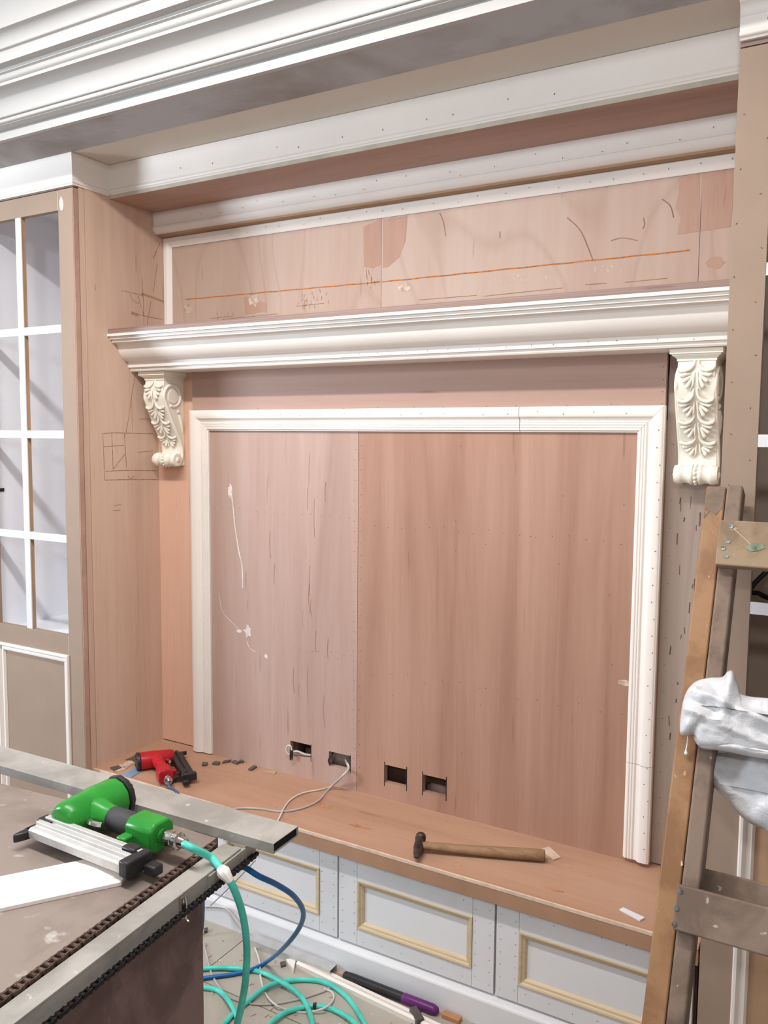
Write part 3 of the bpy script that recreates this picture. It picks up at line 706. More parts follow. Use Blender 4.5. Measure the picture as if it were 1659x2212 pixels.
# filler smears at the rail joints
NX = (1, 0, 0)
p = at(126, 405 + 30, 1, YC)
blob(MB(), ragged(at(133, 440, 1, YC), .010, .020, 12, 41, jag=.2), N).build('putty_spot', MT['putty'], cabL)
ribbon(MB(), [(-.070, YC, 2.212), (-.070, YC, 2.272)], .0016, N).build('joint_glue', MT['putty'], cabL)
ribbon(MB(), [(-.070, YC, .790), (-.070, YC, .853)], .0016, N).build('joint_glue', MT['putty'], cabL)
blob(MB(), ragged((1.995, YC, 2.22), .018, .05, 14, 43, jag=.15), N).build('glue_patch', plain('damp_stain', (150, 124, 92), .7), cabR)
mb = MB(); staples(mb, [(XR + (.012 if k % 2 else .055) + rnd.uniform(-.006, .006), YC, 2.20 - k * .052) for k in range(17)], N, .004, 19, .0018).build('staple', MT['nail'], cabR)['kind'] = 'stuff'
# a black cable end hanging in the right cabinet
# pencil sketches on the plywood side
s = lambda x, y: at(x, y, 0, 0.0)
mb = MB()
for pts in (((220, 937), (250, 935), (330, 937)), ((222, 938), (224, 985), (226, 1036)), ((241, 937), (243, 975), (244, 1015)), ((268, 935), (271, 975), (273, 1010)), ((223, 965), (268, 962)), ((228, 1018), (280, 1016), (340, 1017)), ((226, 1037), (290, 1036), (342, 1036)), ((245, 1013), (272, 978)), ((300, 905), (330, 905)), ((296, 977), (330, 974)), ((276, 1028), (283, 1034), (290, 1028)),
            ((262, 628), (285, 632), (310, 640)), ((280, 633), (286, 648), (300, 656)), ((306, 600), (309, 640), (311, 705)), ((330, 560), (345, 525)), ((326, 650), (318, 700)), ((283, 673), (310, 682), (350, 690)), ((298, 640), (310, 680)), ((340, 570), (331, 630)),
            ((292, 810), (285, 850), (278, 900), (271, 940)), ((205, 614), (206, 628)), ((245, 1092), (262, 1090)), ((244, 1103), (260, 1102))):
    ribbon(mb, spline([s(*p) for p in pts], 4), .0019, NX)
mb.build('pencil_sketch', MT['line'], spL)['kind'] = 'stuff'
for pts in (((305, 634), (330, 643), (356, 652)), ((283, 676), (298, 682))):
    ribbon(MB(), spline([s(*p) for p in pts], 4), .007, NX).build('glue_patch', MT['glue'], spL)

# ------------------------------------------------------------------ bench and drawers
bt = thing('bench_worktop', (.958, -.2, ZB - .044), 'long plywood bench top under the large panel, strewn with tools', 'bench top')
FB = -.360
MB().box(.0, XR - .008, FB + .004, YP + .012, ZB - .018, ZB).build('top_sheet', MT['ply_bench'], bt, 0, 0)
MB().box(.0, XR - .008, FB, FB + .018, ZB - .046, ZB - .0085).build('front_edge', MT['bench_face'], bt, .0005, 0)
MB().box(.0, XR - .008, FB - .0008, FB + .0042, ZB - .0085, ZB + .0003).build('edge_lipping', MT['lipping'], bt, .0005, 0)
stain = plain('orange_stain', (176, 124, 92), .6, var=.1, vscale=30)
for c, rx, ry, sd in (((.80, -.20, ZB), .045, .012, 3), ((.98, -.26, ZB), .03, .008, 5), ((1.56, -.30, ZB), .02, .006, 6)):
    blob(MB(), ragged(c, rx, ry, 14, sd, axis=2, jag=.5), (0, 0, 1), .0004).build('orange_stain', stain, bt)
rnd = random.Random(44); mb = MB()
for k in range(26):
    c = Vector((rnd.uniform(.45, 1.85), rnd.uniform(-.34, -.10), ZB)); mb.box(c.x, c.x + rnd.uniform(.002, .006), c.y, c.y + .002, ZB, ZB + .002)
mb.build('wood_crumb', MT['offcut'], bt, 0, 0)['kind'] = 'stuff'
bc = single('bench_carcass', MB().box(.004, XR - .014, -.314, -.065, ZF, ZB - .019), MT['void'], 'bench carcass coloured dark for the shade in the gaps between the white drawer fronts', 'bench')  # dark colour puts the shade into the gaps between drawers
YD = -.334
dz0, dz1 = .108, ZB - .052
GX = [.012, .4835, .9515, 1.4236, 1.9000]
def drawer(i):
    x0, x1 = GX[i] + .0028, GX[i + 1] - .0028
    lab = ['white drawer front with a raw pine inner frame, hidden behind the work table', 'white drawer front with a raw pine inner frame, next to the work table corner', 'white drawer front with a raw pine inner frame, below the hammer', 'white drawer front with a raw pine inner frame, half behind the ladder rail'][i]
    t = thing('drawer', ((x0 + x1) / 2, YD, dz0), lab, 'drawer')
    sw = .0595
    for a, b in ((x0, x0 + sw), (x1 - sw, x1)): MB().box(a, b, YD, YD + .019, dz0, dz1).build('stile', MT['white'], t, .0005, 0)
    a, b = x0 + sw + .0008, x1 - sw - .0008
    MB().box(a, b, YD, YD + .019, dz1 - .062, dz1).build('rail', MT['white'], t, .0005, 0)
    MB().box(a, b, YD, YD + .019, dz0, dz0 + .048).build('rail', MT['white'], t, .0005, 0)
    z0, z1 = dz0 + .048, dz1 - .062
    MB().box(a - .001, b + .001, YD + .010, YD + .016, z0 - .001, z1 + .001).build('centre_panel', MT['white'], t, 0, 0)
    pm = [(0, 0), (0, .0125), (.003, .013), (.007, .0115), (.009, .008), (.014, .007), (.018, .003), (.019, 0)]
    Y0 = YD + .010
    for A, B, U in (((a, Y0, z1), (b, Y0, z1), (0, 0, -1)), ((b, Y0, z1), (b, Y0, z0), (-1, 0, 0)), ((b, Y0, z0), (a, Y0, z0), (0, 0, 1)), ((a, Y0, z0), (a, Y0, z1), (1, 0, 0))):
        MB().sweep(pm, A, B, U, OUT, 1, 1).build('inner_moulding', MT['pine'], t)
    rnd = random.Random(50 + i); sp = []
    for k in range(7): sp += [(x0 + .012, YD, dz0 + .02 + k * .033), (x0 + sw - .008, YD, dz0 + .03 + k * .03), (x1 - .012, YD, dz0 + .02 + k * .033), (x1 - sw + .008, YD, dz0 + .03 + k * .03)]
    for k in range(6): sp += [(a + .03 + k * .058, YD, dz1 - .018 + rnd.uniform(-.01, .01)), (a + .02 + k * .06, YD, dz0 + .022 + rnd.uniform(-.01, .01))]
    staples(MB(), sp, N, .0045, 60 + i, .0011).build('staple', MT['nail'], t)['kind'] = 'stuff'
for i in range(4): drawer(i)
# plinth
pl = [(-.346, ZF), (-.346, .086), (-.344, .090), (-.340, .092), (-.336, .091), (-.334, .094), (-.331, .100), (-.320, .104), (-.315, .104), (-.315, ZF)]
bp = MB().prism([(.004, y, z) for y, z in pl], (XR - .02, 0, 0)); o = bp.build('baseboard_front', MT['white'], None, 0, 24); tag(o, 'cream plinth board under the drawer fronts', None, kind='structure')

# ------------------------------------------------------------------ work table
ZT = .76
T0 = at(520, 1832, 2, ZT); T1 = at(30, 2211, 2, ZT)        # outer edge of the steel angle, far and near
ed = (T0 - T1).normalized(); ex = Vector((ed.y, -ed.x, 0))   # along the edge away from camera; outwards to the right
tt = thing('work_table', (.65, -1.6, ZF), 'low brown workbench table with steel angle edge, foreground of the room', 'table')
tt['label'] = 'scuffed brown work table with a steel angle edge, carrying the green nail gun'
def TP(u, v, z): return T1 + ed * v + ex * u + Vector((0, 0, z - ZT))
Ltab = (T0 - T1).length
def tbox(mb, u0, u1, v0, v1, z0, z1): return mb.obox(TP((u0 + u1) / 2, (v0 + v1) / 2, (z0 + z1) / 2), ex * ((u1 - u0) / 2), ed * ((v1 - v0) / 2), Vector((0, 0, (z1 - z0) / 2)))
VF = Ltab
tbox(MB(), -1.45, -.064, -.75, VF + .02, ZT - .022, ZT - .0005).build('table_top', MT['table'], tt, .001, 0)
tbox(MB(), -.062, -.040, -.75, VF - .004, ZT - .030, ZT - .006).build('groove_bed', MT['hollow'], tt, 0, 0)
an = MB(); tbox(an, -.040, 0, -.75, VF, ZT - .004, ZT); tbox(an, -.004, 0, -.75, VF, ZT - .034, ZT - .004); an.build('steel_angle', MT['steel'], tt, .0008, 0)
AV = (at(438, 1990, 0, TP(-.02, 0, 0).x + .0) - T1).dot(ed)
AP = atp(438, 2000, TP(-.016, 0, .7), ex); va = (AP - T1).dot(ed)
tbox(MB(), -.034, -.016, -.75, va, .12, ZT - .030).build('apron', MT['apron'], tt, 0, 0)
tbox(MB(), -1.40, -.034, va - .02, va, .30, ZT - .022).build('apron', MT['apron'], tt, 0, 0)
for u, v in ((-.08, va - .07), (-1.38, va - .07), (-.08, -.70), (-1.38, -.70)): tbox(MB(), u, u + .044, v, v + .05, ZF, ZT - .022).build('leg', MT['apron'], tt, .001, 0)
# small steel hook on the angle
hk = atp(395, 1955, TP(.003, 0, ZT), ex)
mb = MB(); mb.obox(hk + Vector((0, 0, -.004)), ex * .002, ed * .006, Vector((0, 0, .018))); mb.tube(spline([hk + ex * .004 + Vector((0, 0, .016)), hk + ex * .007 + Vector((0, 0, 0)), hk + ex * .005 + Vector((0, 0, -.02)), hk + ex * .011 + Vector((0, 0, -.026))], 5), .0022, 8)
mb.build('catch', MT['chrome'], tt)
# roller chains
def chain(name, A, B, pitch, wd, mat, label, n_out, hgt=.009):
    A, B = Vector(A), Vector(B); d = (B - A); n = int(d.length / pitch); d.normalize(); up = Vector(n_out).normalized(); sd = d.cross(up)
    t = thing(name, (A + B) / 2 - up * hgt / 2, label, 'chain')
    off = parent_loc(t); me = {}
    for i in range(n):
        key = i % 2
        hw = wd / 2 if key else wd / 2 - .0022
        if key not in me:
            mb = MB()
            for s_ in (-1, 1):     # figure-eight side plates
                P = []
                for k in range(16):
                    a = 2 * math.pi * k / 16; c = math.cos(a); r = hgt / 2
                    P.append(sd * (s_ * hw - .0008) + d * (math.copysign(pitch * .5, c) * (1 if abs(c) > .3 else 0) + c * r) + up * (math.sin(a) * r * (1 if abs(c) > .3 else .62)))
                mb.prism(P, sd * .0016)
            for k in (-1, 1): mb.tube([d * (k * pitch * .5) - sd * (hw + .001), d * (k * pitch * .5) + sd * (hw + .001)], .0026 if key else .0034, 8)
            o = mb.build('link', mat, None, 0, 30); me[key] = o.data
        else:
            o = bpy.data.objects.new('link', me[key]); COL.objects.link(o)
        o.parent = t; o.location = A + d * (pitch * (i + .5)) - off
    return t
chain('roller_chain', TP(-.051, -.30, ZT + .001), TP(-.051, VF - .006, ZT + .001), .0127, .0145, MT['rust'], 'rusty roller chain lying in the groove along the work table edge', (0, 0, 1), .0085)
cA = atp(556, 1843, TP(.010, 0, ZT), ex); cB = atp(112, 2205, TP(.010, 0, ZT), ex)
chain('roller_chain', cB + (cB - cA) * .35, cA, .0110, .008, MT['blackchain'], 'oily black roller chain hanging below the steel angle of the work table', (0, 0, 1), .0085)
# idler arm that carries the black chain
tbox(MB(), .0, .004, VF - .10, VF + .045, ZT - .030, ZT - .004).build('chain_bracket', MT['steel'], tt, .0006, 0)

# ------------------------------------------------------------------ steel tube on the table
H = .020
a0 = at(0, 1672, 2, ZT); a1 = at(591, 1846, 2, ZT); td = (a1 - a0).normalized(); tw = Vector((-td.y, td.x, 0)); wid = .0795
b0 = a0 - td * .55; Ln = (a1 - b0).length
tb = thing('steel_tube', (b0 + a1) / 2 + tw * .04, 'long grey rectangular steel tube lying across the far end of the work table', 'tube')
c = (b0 + a1) / 2
def rb(mb, w0, w1, z0, z1, l0=0, l1=None):
    l1 = Ln if l1 is None else l1
    return mb.obox(b0 + td * ((l0 + l1) / 2) + tw * ((w0 + w1) / 2) + Vector((0, 0, (z0 + z1) / 2)), td * ((l1 - l0) / 2), tw * ((w1 - w0) / 2), Vector((0, 0, (z1 - z0) / 2)))
mb = MB(); w_ = .0016
R_ = [(0, 0), (wid, 0), (wid, H), (0, H)]; r_ = [(w_, w_), (wid - w_, w_), (wid - w_, H - w_), (w_, H - w_)]
vs = [b0 + td * l + tw * u + Vector((0, 0, v + .0003)) for l in (0, Ln) for u, v in R_ + r_]
fs = []
for k in range(4):
    k2 = (k + 1) % 4; fs += [(k, k2, 8 + k2, 8 + k), (4 + k, 4 + k2, 12 + k2, 12 + k), (k, k2, 4 + k2, 4 + k), (8 + k, 8 + k2, 12 + k2, 12 + k)]
mb.add(vs, fs).build('tube_wall', MT['steel'], tb, .0008, 0)
rb(MB(), w_ * 1.1, wid - w_ * 1.1, w_ * 1.1, H - w_ * 1.1, 0, Ln - .004).build('tube_shade_fill', MT['hollow'], tb, 0, 0)  # near-black block: paints the shade inside the open tube end

# ------------------------------------------------------------------ white moulding offcut on the table
wA = at(262, 1908, 2, ZT + .004); wB = at(-60, 1978, 2, ZT + .004); wd = (wB - wA).normalized(); wv = Vector((wd.y, -wd.x, 0))
if wv.y < 0: wv = -wv
mprof = [(0, 0), (0, .006), (.004, .008), (.014, .008), (.016, .010), (.050, .0125), (.076, .012), (.086, .010), (.094, .0105), (.104, .007), (.104, 0)]
mo = MB().sweep(mprof, Vector((wA.x, wA.y, ZT)), Vector((wB.x, wB.y, ZT)) + wd * .25, wv, (0, 0, 1), -.55, 0)
single('moulding_strip', mo, MT['cream'], 'white primed moulding strip on the work table under the green nail gun', 'moulding')

# ------------------------------------------------------------------ pneumatic nailers
def nailer(name, label, org, h, n, zb, k, paint, magmat, col2, coup_len=.05, body_r=.036):
    """lies on its side. h: unit vector along the handle, n: towards the nose; org: body axis point level with the handle"""
    h, n = Vector(h).normalized(), Vector(n).normalized(); U = Vector((0, 0, 1)); org = Vector(org)
    t = thing(name, (org.x, org.y, zb), label, 'nail gun')
    P = lambda a, b, c: Vector((org.x, org.y, zb)) + h * (a * k) + n * (b * k) + U * (c * k)
    r = body_r; zc = r + .001
    prof = [(r * .80, -.072), (r * .98, -.070), (r, -.066), (r, -.030), (r * .98, -.014), (r * .93, -.006), (r * .91, .016), (r * .89, .030), (r * .84, .042), (r * .70, .049), (r * .40, .051)]
    MB().lathe([(a * k, b * k) for a, b in prof], P(0, 0, zc), n, 12).build('body', paint, t, .002 * k, 32)
    MB().lathe([(a * k, b * k) for a, b in ((r * .7, -.084), (r * 1.0, -.083), (r * 1.06, -.079), (r * 1.06, -.0715), (r * .9, -.071))], P(0, 0, zc), n, 12).build('end_cap', MT['plastic'], t, .001 * k, 32)
    for a in range(4):
        an_ = math.radians(45 + 90 * a)
        MB().lathe([(.004 * k, 0), (.004 * k, .006 * k)], P(0, -.086, zc) + h * (math.cos(an_) * r * .80 * k) + U * (math.sin(an_) * r * .80 * k), n, 8).build('cap_bolt', MT['darkmetal'], t)
    # neck between body and grip
    MB().lathe([(.027 * k, .0), (.026 * k, .022 * k), (.0215 * k, .036 * k), (.020 * k, .052 * k)], P(.008, -.010, zc), h, 16).build('neck', paint, t, 0, 40)
    MB().lathe([(.017 * k, .0), (.0198 * k, .004 * k), (.0205 * k, .03 * k), (.0192 * k, .062 * k), (.017 * k, .066 * k)], P(.056, -.010, zc), h, 18).build('grip', col2, t, 0, 40)
    # rear base block, chamfered
    L0, L1 = .116, .176
    poly = [P(L0, -.010 + y, zc + z) for y, z in ((-.026, -.016), (-.026, .014), (-.016, .024), (.014, .024), (.026, .014), (.026, -.018), (.016, -.026), (-.016, -.026))]
    MB().prism(poly, h * ((L1 - L0) * k)).build('base_block', paint, t, .004 * k, 30)
    MB().obox(P(.126, .022, zc - .008), h * (.010 * k), n * (.012 * k), U * (.009 * k)).build('base_lug', paint, t, .003 * k, 30)
    # trigger
    mb = MB(); mb.tube(spline([P(.030, .014, zc), P(.042, .024, zc + .002), P(.056, .026, zc + .002), P(.066, .020, zc)], 5), [.006 * k] * 16, 8); mb.build('trigger', MT['chrome'], t)
    # magazine: ribbed channel from the nose along the handle
    m0, m1 = -.034, .190; y0, y1 = .040, .086; z0, z1 = .018, .041
    mp_ = [(y0, z0), (y0, z1 - .004), (y0 + .004, z1), (y0 + .013, z1), (y0 + .014, z1 - .006), (y0 + .021, z1 - .006), (y0 + .022, z1 - .001), (y0 + .031, z1 - .001), (y0 + .032, z1 - .007), (y1 - .004, z1 - .007), (y1, z1 - .010), (y1, z0)]
    MB().prism([P(m0, y, z) for y, z in mp_], h * ((m1 - m0) * k)).build('magazine', magmat, t, .0008 * k, 30)
    # magazine tail, latch and bracket to the base
    poly = [P(m1 - .022, y, z0 - .002) for y in (y0 - .004,)] 
    mb = MB(); mb.obox(P(m1 + .004, (y0 + y1) / 2, (z0 + z1) / 2 - .002), h * (.010 * k), n * ((y1 - y0) / 2 * k + .003 * k), U * (.013 * k)); mb.obox(P(m1 - .018, y0 + .010, z1 - .002), h * (.014 * k), n * (.010 * k), U * (.005 * k)); mb.obox(P(m1 + .026, y0 + .008, .018), h * (.012 * k), n * (.010 * k), U * (.008 * k))
    mb.build('magazine_tail', MT['plastic'], t, .003 * k, 30)
    mb = MB(); mb.obox(P(.158, .035, .020), h * (.016 * k), n * (.022 * k), U * (.004 * k)); mb.lathe([(.004 * k, 0), (.004 * k, .005 * k)], P(.152, .040, .024), (0, 0, 1), 10); mb.build('bracket', MT['darkmetal'], t, .001 * k, 30)
    # nose piece with driver foot
    mb = MB(); mb.prism([P(a, b, .014) for a, b in ((-.046, .036), (-.034, .036), (-.034, .084), (-.037, .094), (-.042, .106), (-.047, .106), (-.049, .092), (-.048, .066))], U * (.014 * k)); mb.obox(P(-.046, .064, .024), h * (.005 * k), n * (.018 * k), U * (.004 * k)); mb.obox(P(-.030, .050, .028), h * (.016 * k), n * (.010 * k), U * (.010 * k)); mb.build('nose', MT['darkmetal'], t, .002 * k, 30)
    # air coupler
    e = P(L1, -.010, zc)
    cp = [(.008, 0), (.008, .008), (.0125, .0085), (.0135, .012), (.0135, .026), (.0120, .027), (.0120, .030), (.0140, .0305), (.0140, .038), (.0095, .039), (.0085, .050), (.0065, .052)]
    cl = MB().lathe([(a * k, b * k) for a, b in cp], e, h, 16).build('air_coupler', MT['chrome'], t, 0, 30)
    MB().lathe([(.0150 * k, .0305 * k), (.0150 * k, .0375 * k)], e, h, 6).build('hex_nut', MT['chrome'], cl, .0006, 20)
    MB().lathe([(.012 * k, -.004 * k), (.012 * k, .004 * k)], e, h, 12).build('inlet_ring', paint, cl, 0, 30)
    return t, e + h * (.050 * k)
gG, gEnd = nailer('nail_gun', 'green pneumatic nail gun with a silver magazine lying on the work table', (.928, -1.176, 0), (1, -.02, 0), (-.02, -1, 0), ZT, 1.10, MT['green'], MT['alu'], MT['rubber'])
gR, rEnd = nailer('nail_gun', 'red pneumatic nail gun with a black magazine lying on the bench top', (.178, -.238, 0), (.82, -.57, 0), (.57, .82, 0), ZB, .92, MT['red'], MT['plastic'], MT['red'], body_r=.031)

# ------------------------------------------------------------------ hoses
def hose(name, pts, r, mat, label, n=8, cat='hose'):
    P = spline(pts, n); t = thing(name, (P[len(P) // 2].x, P[len(P) // 2].y, min(p.z for p in P) - r), label, cat)
    MB().tube(P, r, 12).build('tubing', mat, t, 0, 60); return t, P
fl_ = lambda x, y, r: at(x, y, 2, ZF + r)
r = .0066
hp_ = [gEnd - Vector((.012, 0, 0)), gEnd + Vector((.022, -.004, -.002)), at(455, 1852, 2, ZT + .012), at(478, 1878, 0, TP(.004, .35, 0).x + .002), at(503, 1915, 0, 1.262), at(524, 1975, 0, 1.262), at(533, 2045, 0, 1.258), at(530, 2120, 0, 1.245), at(520, 2180, 0, 1.225), at(512, 2230, 0, 1.20)]
low = hp_[-1]
hp_ += [Vector((low.x - .02, low.y + .06, .30)), Vector((1.12, -.98, .14)), Vector((1.02, -.86, ZF + .03)), Vector((.93, -.78, ZF + r))]
coil = [fl_(470, 2240, r), fl_(495, 2200, r), fl_(530, 2168, r), fl_(580, 2130, r + .006), fl_(640, 2117, r), fl_(700, 2122, r), fl_(745, 2150, r), fl_(775, 2190, r), fl_(790, 2235, r), fl_(740, 2300, r), fl_(640, 2320, r), fl_(575, 2270, r), fl_(578, 2222, r + .008), fl_(612, 2190, r + .002), fl_(655, 2176, r), fl_(680, 2173, r), fl_(720, 2181, r), fl_(762, 2206, r + .008), fl_(800, 2260, r), fl_(740, 2350, r), fl_(660, 2280, r), fl_(676, 2225, r + .012), fl_(668, 2185, r + .012), fl_(648, 2150, r + .002), fl_(608, 2121, r + .012), fl_(560, 2099, r), fl_(500, 2092, r), fl_(440, 2093, r), fl_(380, 2105, r), fl_(400, 2130, r), fl_(445, 2134, r), fl_(475, 2142, r), fl_(498, 2168, r + .012), fl_(512, 2200, r), fl_(525, 2260, r)]
th, P = hose('air_hose', hp_ + coil, r, MT['teal'], 'teal air hose running from the green nail gun over the table edge into floor coils')
# tape wrap where it passes the table edge, and the repair joint on the floor
i0 = min(range(len(P)), key=lambda i: (P[i] - hp_[3]).length)
seg = P[i0 - 1:i0 + 7]
MB().tube(seg, [.0072, .0092, .0112, .0116, .0106, .0092, .0080, .0072][:len(seg)], 9).build('tape_wrap', MT['tape'], th, 0, 20)
i1 = min(range(len(P)), key=lambda i: (P[i] - fl_(680, 2173, r)).length)
MB().tube([P[i1 - 1], P[i1], P[i1 + 1]], [.007, .0095, .007], 8).build('joint_clamp', MT['iron'], th, 0, 20)
def lerpY(px, py, y): return at(px, py, 1, y)
bl = [Vector((1.12, -1.16, .71)), Vector((1.17, -1.10, .715)), at(512, 1868, 1, -1.045), lerpY(560, 1893, -1.02), lerpY(600, 1912, -.97), lerpY(636, 1937, -.91), lerpY(655, 1970, -.84), lerpY(646, 2005, -.76), lerpY(615, 2045, -.67), fl_(580, 2075, .03) + Vector((0, 0, 0)), fl_(545, 2094, .010), fl_(500, 2105, .006), fl_(440, 2113, .006), fl_(360, 2125, .006)]
hose('air_hose', bl, .0055, MT['blue'], 'blue air hose looping down from under the work table to the floor')
rb_ = [rEnd - Vector((.82, -.57, 0)) * .012, rEnd + Vector((.016, -.014, -.006)), at(383, 1712, 2, ZB + .012), at(392, 1725, 2, ZB + .008), at(410, 1742, 2, ZB + .006), Vector((.47, FB - .012, ZB - .02)), Vector((.50, FB - .03, .25)), Vector((.52, FB - .06, ZF + .006)), Vector((.54, -.55, ZF + .006)), Vector((.52, -.72, ZF + .006))]
hose('air_hose', rb_, .0040, MT['hose_dark'], 'thin slate-blue air hose leaving the red nail gun over the bench edge')

# ------------------------------------------------------------------ cables
bz = lambda x, y, r: at(x, y, 2, ZB + r)
hole2 = Vector((.806, YL + .004, .474))
def cable(name, pts, r, mat, label, n=8): 
    P = spline(pts, n); return single(name, MB().tube(P, r, 8), mat, label, 'cable', smooth=60)
cable('power_cable', [hole2 + Vector((-.03, .03, .01)), hole2, lerpY(738, 1678, -.100), bz(712, 1703, .004), bz(690, 1728, .003), bz(668, 1740, .003), bz(640, 1749, .003), bz(605, 1753, .003), bz(560, 1747, .003), bz(518, 1746, .003), bz(480, 1752, .003)], .0032, MT['cable'], 'grey cable from the second cut-out curving flat over the bench top', 8)
cable('power_cable', [hole2 + Vector((-.03, .03, .014)), hole2 + Vector((.004, 0, .003)), lerpY(742, 1674, -.098), bz(718, 1697, .006), bz(695, 1705, .003), bz(655, 1713, .003), bz(630, 1726, .003), bz(616, 1742, .003), bz(608, 1757, .010), bz(602, 1770, .003), bz(594, 1785, .003)], .0026, MT['cablew'], 'white cable from the second cut-out dropping towards the bench edge', 8)
# curled cable end in the first cut-out
h1 = Vector((.600, YL, .492))
cc = thing('cable_end', (.60, YL, .47), 'curled white cable end taped black, poking out of the first cut-out', 'cable')
cp = [Vector((.658, YL + .016, .482)), Vector((.640, YL + .004, .486)), Vector((.618, YL - .004, .493)), Vector((.600, YL - .008, .490))]
MB().tube(spline(cp, 6), .0036, 8).build('sheath', MT['cablew'], cc, 0, 60)
lp = [Vector((.600, YL - .008, .490)), Vector((.590, YL - .012, .480)), Vector((.580, YL - .014, .488)), Vector((.580, YL - .014, .502)), Vector((.588, YL - .013, .511)), Vector((.597, YL - .012, .508)), Vector((.600, YL - .012, .496))]
MB().tube(spline(lp, 6), .0022, 8).build('curl', MT['cablew'], cc, 0, 60)
MB().tube([Vector((.598, YL - .012, .496)), Vector((.597, YL - .014, .478)), Vector((.596, YL - .014, .463))], [.0050, .0040, .0020], 8).tube([Vector((.601, YL - .012, .496)), Vector((.604, YL - .015, .480)), Vector((.603, YL - .015, .466))], [.003, .0026, .0015], 8).build('tape_end', MT['plastic'], cc, 0, 60)
cable('power_cable', [Vector((.745, YL + .016, .512)), Vector((.742, YL + .004, .502)), Vector((.738, YL - .004, .490)), Vector((.741, YL - .003, .478)), Vector((.746, YL + .004, .481)), Vector((.748, YL + .014, .492))], .0024, MT['plastic'], 'short black wire loop at the edge of the second cut-out', 6)
# floor cables
cable('power_cable', [fl_(480, 1975, .08) * .0 + lerpY(552, 1858, -.60), lerpY(520, 1892, -.60), lerpY(480, 1932, -.60), lerpY(455, 1956, -.60)], .0016, MT['cable'], 'thin grey wire hanging slantwise in front of the drawers by the table corner', 4)
w = .0028
cable('power_cable', [at(440, 1958, 1, -.350), at(462, 1958, 1, -.350), at(488, 1962, 1, -.350), at(508, 1985, 1, -.352), at(528, 2012, 1, -.354), fl_(548, 2042, w), fl_(560, 2075, w + .004), fl_(563, 2110, w), fl_(573, 2145, w), fl_(592, 2168, w + .012), fl_(618, 2181, w), fl_(660, 2187, w), fl_(700, 2178, w + .012), fl_(720, 2160, w), fl_(718, 2144, w), fl_(700, 2136, w)], w, MT['cablew'], 'white cable looping over the floor tiles among the hose coils', 8)
cable('power_cable', [fl_(440, 2035, w), fl_(448, 2070, w), fl_(460, 2110, w), fl_(490, 2150, w), fl_(530, 2166, w), fl_(580, 2170, w), fl_(640, 2160, w), fl_(690, 2145, w), fl_(712, 2135, w)], w, MT['cable'], 'grey cable arcing over the floor tiles inside the teal coils', 8)

# ------------------------------------------------------------------ hammer
hm = thing('hammer', (1.34, -.24, ZB), 'wooden-handled claw hammer lying on the bench top', 'hammer')
hA = at(905, 1828, 2, ZB + .016); hB = at(1176, 1851, 2, ZB + .013); hd = (hB - hA); hd.z = 0; hl = hd.length; hd.normalize(); hs = Vector((-hd.y, hd.x, 0)); UZ = Vector((0, 0, 1))
def ring(c, a, b, A, B, k=14): return [c + A * (a * math.cos(2 * math.pi * i / k)) + B * (b * math.sin(2 * math.pi * i / k)) for i in range(k)]
def loft(mb, rings):
    n = len(rings[0]); vs = [p for r_ in rings for p in r_]; fs = [tuple(range(n)), tuple((len(rings) - 1) * n + k for k in range(n - 1, -1, -1))]
    for i in range(len(rings) - 1):
        for k in range(n): fs.append((i * n + k, i * n + (k + 1) % n, (i + 1) * n + (k + 1) % n, (i + 1) * n + k))
    return mb.add(vs, fs)
O = Vector((hA.x, hA.y, ZB))
rs = [(0, .008, .011, .019), (.02, .0085, .012, .019), (.06, .0105, .0130, .018), (.12, .0120, .0140, .0165), (.20, .0135, .0155, .0165), (.26, .0145, .0165, .017), (hl - .006, .0148, .0168, .0172), (hl, .0130, .0150, .0172)]
MB().obox(O + hd * (hl + .0006) + UZ * .0172, hd * .0010, hs * .0120, UZ * .0105).build('handle_end', MT['iron'], hm, .003, 30)
loft(MB(), [ring(O + hd * l + UZ * z, b, a, hs, UZ) for l, a, b, z in rs]).build('handle', MT['hick'], hm, 0, 40)
hd_m = MB(); c0 = O + UZ * .017
loft(hd_m, [ring(c0 + hs * t, a, b, hd, UZ, 12) for t, a, b in ((.054, .0125, .0125), (.052, .0145, .0145), (.040, .0145, .0145), (.037, .0105, .0105), (.026, .0105, .0110), (.018, .0135, .0145), (-.010, .0140, .0150), (-.020, .0125, .0130), (-.034, .0115, .0100), (-.050, .0095, .0065), (-.064, .0070, .0025))])
hd_m.build('head', MT['iron'], hm, 0, 40)

